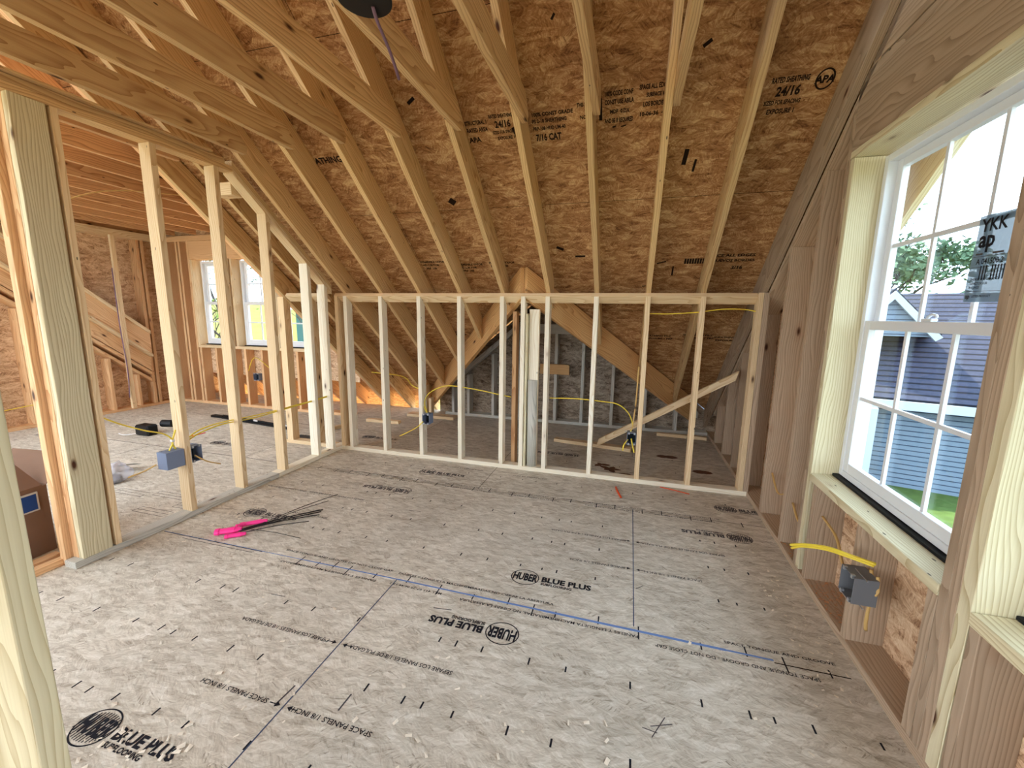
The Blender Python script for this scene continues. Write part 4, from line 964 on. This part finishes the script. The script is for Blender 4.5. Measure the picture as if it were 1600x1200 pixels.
M['grass'] = plain('grass', lin((66, 84, 44)), .95, .05, 0, .45, 6)
M['dirt'] = plain('gravel', lin((84, 80, 78)), .95, .05, 0, .3, 3)
M['leaf'] = plain('leaves', lin((92, 116, 92)), .8, .1, 0, .3, 4)
M['bark'] = plain('bark', lin((66, 58, 54)), .9, .1, 0, .3, 10)
M['ground_far'] = plain('dry_grass', lin((104, 106, 64)), .95, .05, 0, .35, .6)
GZ = -3.0
bm = bmesh.new(); add_box(bm, (-90, 90), (-60, 120), (GZ-.2, GZ)); tag(from_bm('ground', bm, M['ground_far'], None), kind='structure')
bm = bmesh.new(); add_prism(bm, [(-90, 17, GZ), (2, 17, GZ), (2, 60, 3.2), (-90, 60, 3.2)], (0, 0, .02)); tag(from_bm('hillside', bm, plain('meadow', lin((96, 98, 52)), .95, .05, 0, .35, .7)), kind='structure')
nd = V((.958, -.287, 0)); nb = V((.287, .958, 0)); NA = V((8.638, 11.021, GZ))
def np_(u, v, z): p = NA + nd*u + nb*v; p.z = z; return p
bm = bmesh.new(); add_prism(bm, [np_(-14, -14, GZ+.01), np_(25, -14, GZ+.01), np_(25, -2.6, GZ+.01), np_(-14, -2.6, GZ+.01)], (0, 0, .01)); tag(from_bm('gravel_yard', bm, M['dirt'], None), kind='structure')
bm = bmesh.new(); add_prism(bm, [np_(-14, -2.6, GZ+.01), np_(25, -2.6, GZ+.01), np_(25, .2, GZ+.01), np_(-14, .2, GZ+.01)], (0, 0, .03)); tag(from_bm('lawn', bm, M['grass'], None), kind='structure')
nh = empty('neighbour_house', NA); tag(nh, 'blue-grey sided neighbouring house with dark shingle roof outside the window', 'house')
def nprism(name, pts, E, mat, X, Z):
    bm = bmesh.new(); add_prism(bm, pts, E); return from_bm(name, bm, mat, nh, fr(pts[0], X, Z))
EZ = -.66
nprism('siding_wall', [np_(-6, 0, GZ), np_(16, 0, GZ), np_(16, 0, EZ), np_(-6, 0, EZ)], nb*.2, M['siding'], nd, -nb)
nprism('roof', [np_(-6.4, -.35, EZ), np_(16.4, -.35, EZ), np_(16.4, 3.7, 2.15), np_(-6.4, 3.7, 2.15)], V((0, 0, .12)), M['shingle'], nd, (nb*-3.1+V((0, 0, 4.05))))
nprism('fascia', [np_(-6.4, -.36, EZ-.16), np_(16.4, -.36, EZ-.16), np_(16.4, -.36, EZ+.06), np_(-6.4, -.36, EZ+.06)], nb*-.06, M['trimw'], nd, nb)
nprism('soffit', [np_(-6.4, -.35, EZ-.1), np_(16.4, -.35, EZ-.1), np_(16.4, 0, EZ-.1), np_(-6.4, 0, EZ-.1)], V((0, 0, .05)), M['trimw'], nd, (0, 0, 1))
nprism('corner_board', [np_(-1.35, -.62, GZ), np_(-1.15, -.62, GZ), np_(-1.15, -.62, EZ-.16), np_(-1.35, -.62, EZ-.16)], nb*.6, M['trimw'], nd, nb)
nprism('siding_wall', [np_(-6, -.6, GZ), np_(-1.36, -.6, GZ), np_(-1.36, -.6, EZ-.2), np_(-6, -.6, EZ-.2)], nb*.5, M['siding'], nd, -nb)
# front gable of that house
gc = -.98; gy = .7
def gp(u, z): return np_(gc+u, gy, z)
gb = 1.15
bm = bmesh.new(); add_prism(bm, [gp(-.85, 1.0), gp(.85, 1.0), gp(0, 2.0)], nb*2.2); from_bm('gable_face', bm, M['siding'], nh, fr(gp(0, 0), nd, -nb))
for s in (-1, 1):
    nprism('rake_trim', [gp(0, 1.98), gp(0, 2.2), gp(s*1.05, 1.0), gp(s*.92, .9)], nb*-.15, M['trimw'], nd, nb)
    nprism('roof', [gp(0, 2.2), gp(s*1.05, 1.0), gp(s*1.05, 1.0)+nb*2.6, gp(0, 2.2)+nb*2.6], V((0, 0, .08)), M['shingle'], nb, (s*.8, 0, 1))
# trees
def tree(name, base, h, spread, lb, nleaf, lmat, seed, lsize=.12, r0=.16, depth=4, crown0=.3):
    rn = random.Random(seed); root = empty(name, base); tag(root, lb, 'tree', 'trees outside the windows')
    bm = bmesh.new(); tips = []
    def br(p, d, L, r, k):
        q = p + d*L; mid = p.lerp(q, .5)+V((rn.uniform(-1, 1), rn.uniform(-1, 1), 0))*L*.06
        add_tube(bm, [p, mid, q], [r, r*.8, r*.6], 5)
        if k == 0: tips.append((q, L)); return
        tips.append((q, L))
        for _ in range(rn.choice((2, 3, 3)) if k > 1 else 3):
            nd_ = (d + V((rn.uniform(-1, 1), rn.uniform(-1, 1), rn.uniform(-.25, .7)))*spread).normalized()
            br(p.lerp(q, rn.uniform(.55, 1)), nd_, L*rn.uniform(.55, .8), r*.55, k-1)
    br(V(base), V((0, 0, 1)), h*crown0, r0, depth)
    from_bm('trunk', bm, M['bark'], root)
    if nleaf:
        bm = bmesh.new()
        for _ in range(nleaf):
            p, L = rn.choice(tips); c = p + V((rn.gauss(0, 1), rn.gauss(0, 1), rn.gauss(0, .7)))*L*.45
            a = V((rn.uniform(-1, 1), rn.uniform(-1, 1), rn.uniform(-.6, .6))).normalized()*lsize*rn.uniform(.5, 1.2); b = a.cross(V((rn.uniform(-1, 1), rn.uniform(-1, 1), rn.uniform(-1, 1)))).normalized()*lsize*.5
            bm.faces.new([bm.verts.new(c+q) for q in (-a, b, a, -b)])
        from_bm('foliage', bm, lmat, root)
    return root
tree('leafy_tree', (12.6, 24.0, GZ), 13.0, .68, 'large leafy green tree behind the neighbouring house', 5500, M['leaf'], 4, .16, .26, 5, .33)
M['leafy'] = plain('spring_leaves', lin((110, 130, 62)), .8, .1, 0, .3, 4)
for k, (x, y, h, n) in enumerate([(-15.5, 10, 9, 0), (-21, 17, 11, 300), (-11.5, 13.5, 9, 0), (-15, 23, 12, 400), (-8.5, 19, 10, 200), (-25, 11, 10, 0), (-12.0, 8.2, 6, 200)]):
    tree('bare_tree', (x, y, GZ), h, .62, '%s tree seen through the dormer windows, %s' % (('bare branched', 'thinly leafed')[n > 0], ['nearest the left pane', 'behind it to the left', 'nearest the middle pane', 'far behind the others', 'toward the right pane', 'outermost on the left', 'shortest and closest'][k]), n, M['leafy'], 20+k, .1, .13, 6, .3)
for k, (x, y, r) in enumerate([(-15, 14.5, 1.4), (-19.5, 13.8, 1.5), (-9.0, 11.5, 1.4), (-20.5, 9.5, 1.5)]):
    rn = random.Random(50+k); bm = bmesh.new()
    for _ in range(1500):
        a, b_, rr = rn.uniform(0, 2*pi), rn.uniform(0, pi/2), r*rn.uniform(.6, 1)
        c = V((x+rr*cos(a)*cos(b_)*1.3, y+rr*sin(a)*cos(b_), GZ+rr*sin(b_))); d = V((rn.uniform(-1, 1), rn.uniform(-1, 1), rn.uniform(-1, 1))).normalized()*.12; e = d.cross(V((rn.uniform(-1, 1), 1, rn.uniform(-1, 1)))).normalized()*.07
        bm.faces.new([bm.verts.new(c+q) for q in (-d, e, d, -e)])
    tag(from_bm('bush', bm, M['leafy']), 'round green bush outside the dormer, %s' % ['front', 'rear', 'rightmost', 'leftmost'][k], 'bush', 'bushes outside the dormer')
fh = empty('distant_house', (-24, 20, GZ)); tag(fh, 'teal distant house seen through the dormer window', 'house')
box('house_wall', (-23, -19.5), (24, 27), (GZ, 1.6), plain('teal_siding', lin((60, 98, 94)), .8), fh, 0)
bm = bmesh.new(); add_prism(bm, [(-23.5, 23.5, 1.6), (-23.5, 27.5, 1.6), (-23.5, 25.5, 3.2)], (4.6, 0, 0)); from_bm('house_roof', bm, M['trimw'], fh)
# red and white barrier board outside
cb = empty('barrier_board', np_(1.1, -3.4, GZ)); tag(cb, 'red and white barrier board lying in the yard below the window', 'barrier')
for k in range(3):
    a = np_(.2+k*.5, -3.3-k*.08, GZ+.05); b = np_(.7+k*.5, -3.38-k*.08, GZ+.05)
    bm = bmesh.new(); add_prism(bm, [a, b, b+V((0, 0, .12)), a+V((0, 0, .12))], nb*.04); from_bm('board_section', bm, M['red'] if k % 2 else M['white'], cb)
# roof overhang past the window wall
GO = 'overhang framing outside the window'
tag(rafter(2.582, YRIDGE, 3.9, M['jamb'], dz=-.065, ph=.295, name='fly_rafter'), 'outer fly rafter of the roof overhang outside the window', 'rafter')
for k in range(9):
    y = 3.4-k*.6
    pts = [(XRO+.016, y, ZR(y)+.10), (XRO+.016, y-.03, ZR(y-.03)+.10), (XRO+.016, y-.03, ZR(y-.03)+.235), (XRO+.016, y, ZR(y)+.235)]
    tag(prism('lookout_block', pts, (.328, 0, 0), M['stud'], (1, 0, 0)), 'short lookout block of the roof overhang, %s from the eave' % ORD[k], 'block', GO)
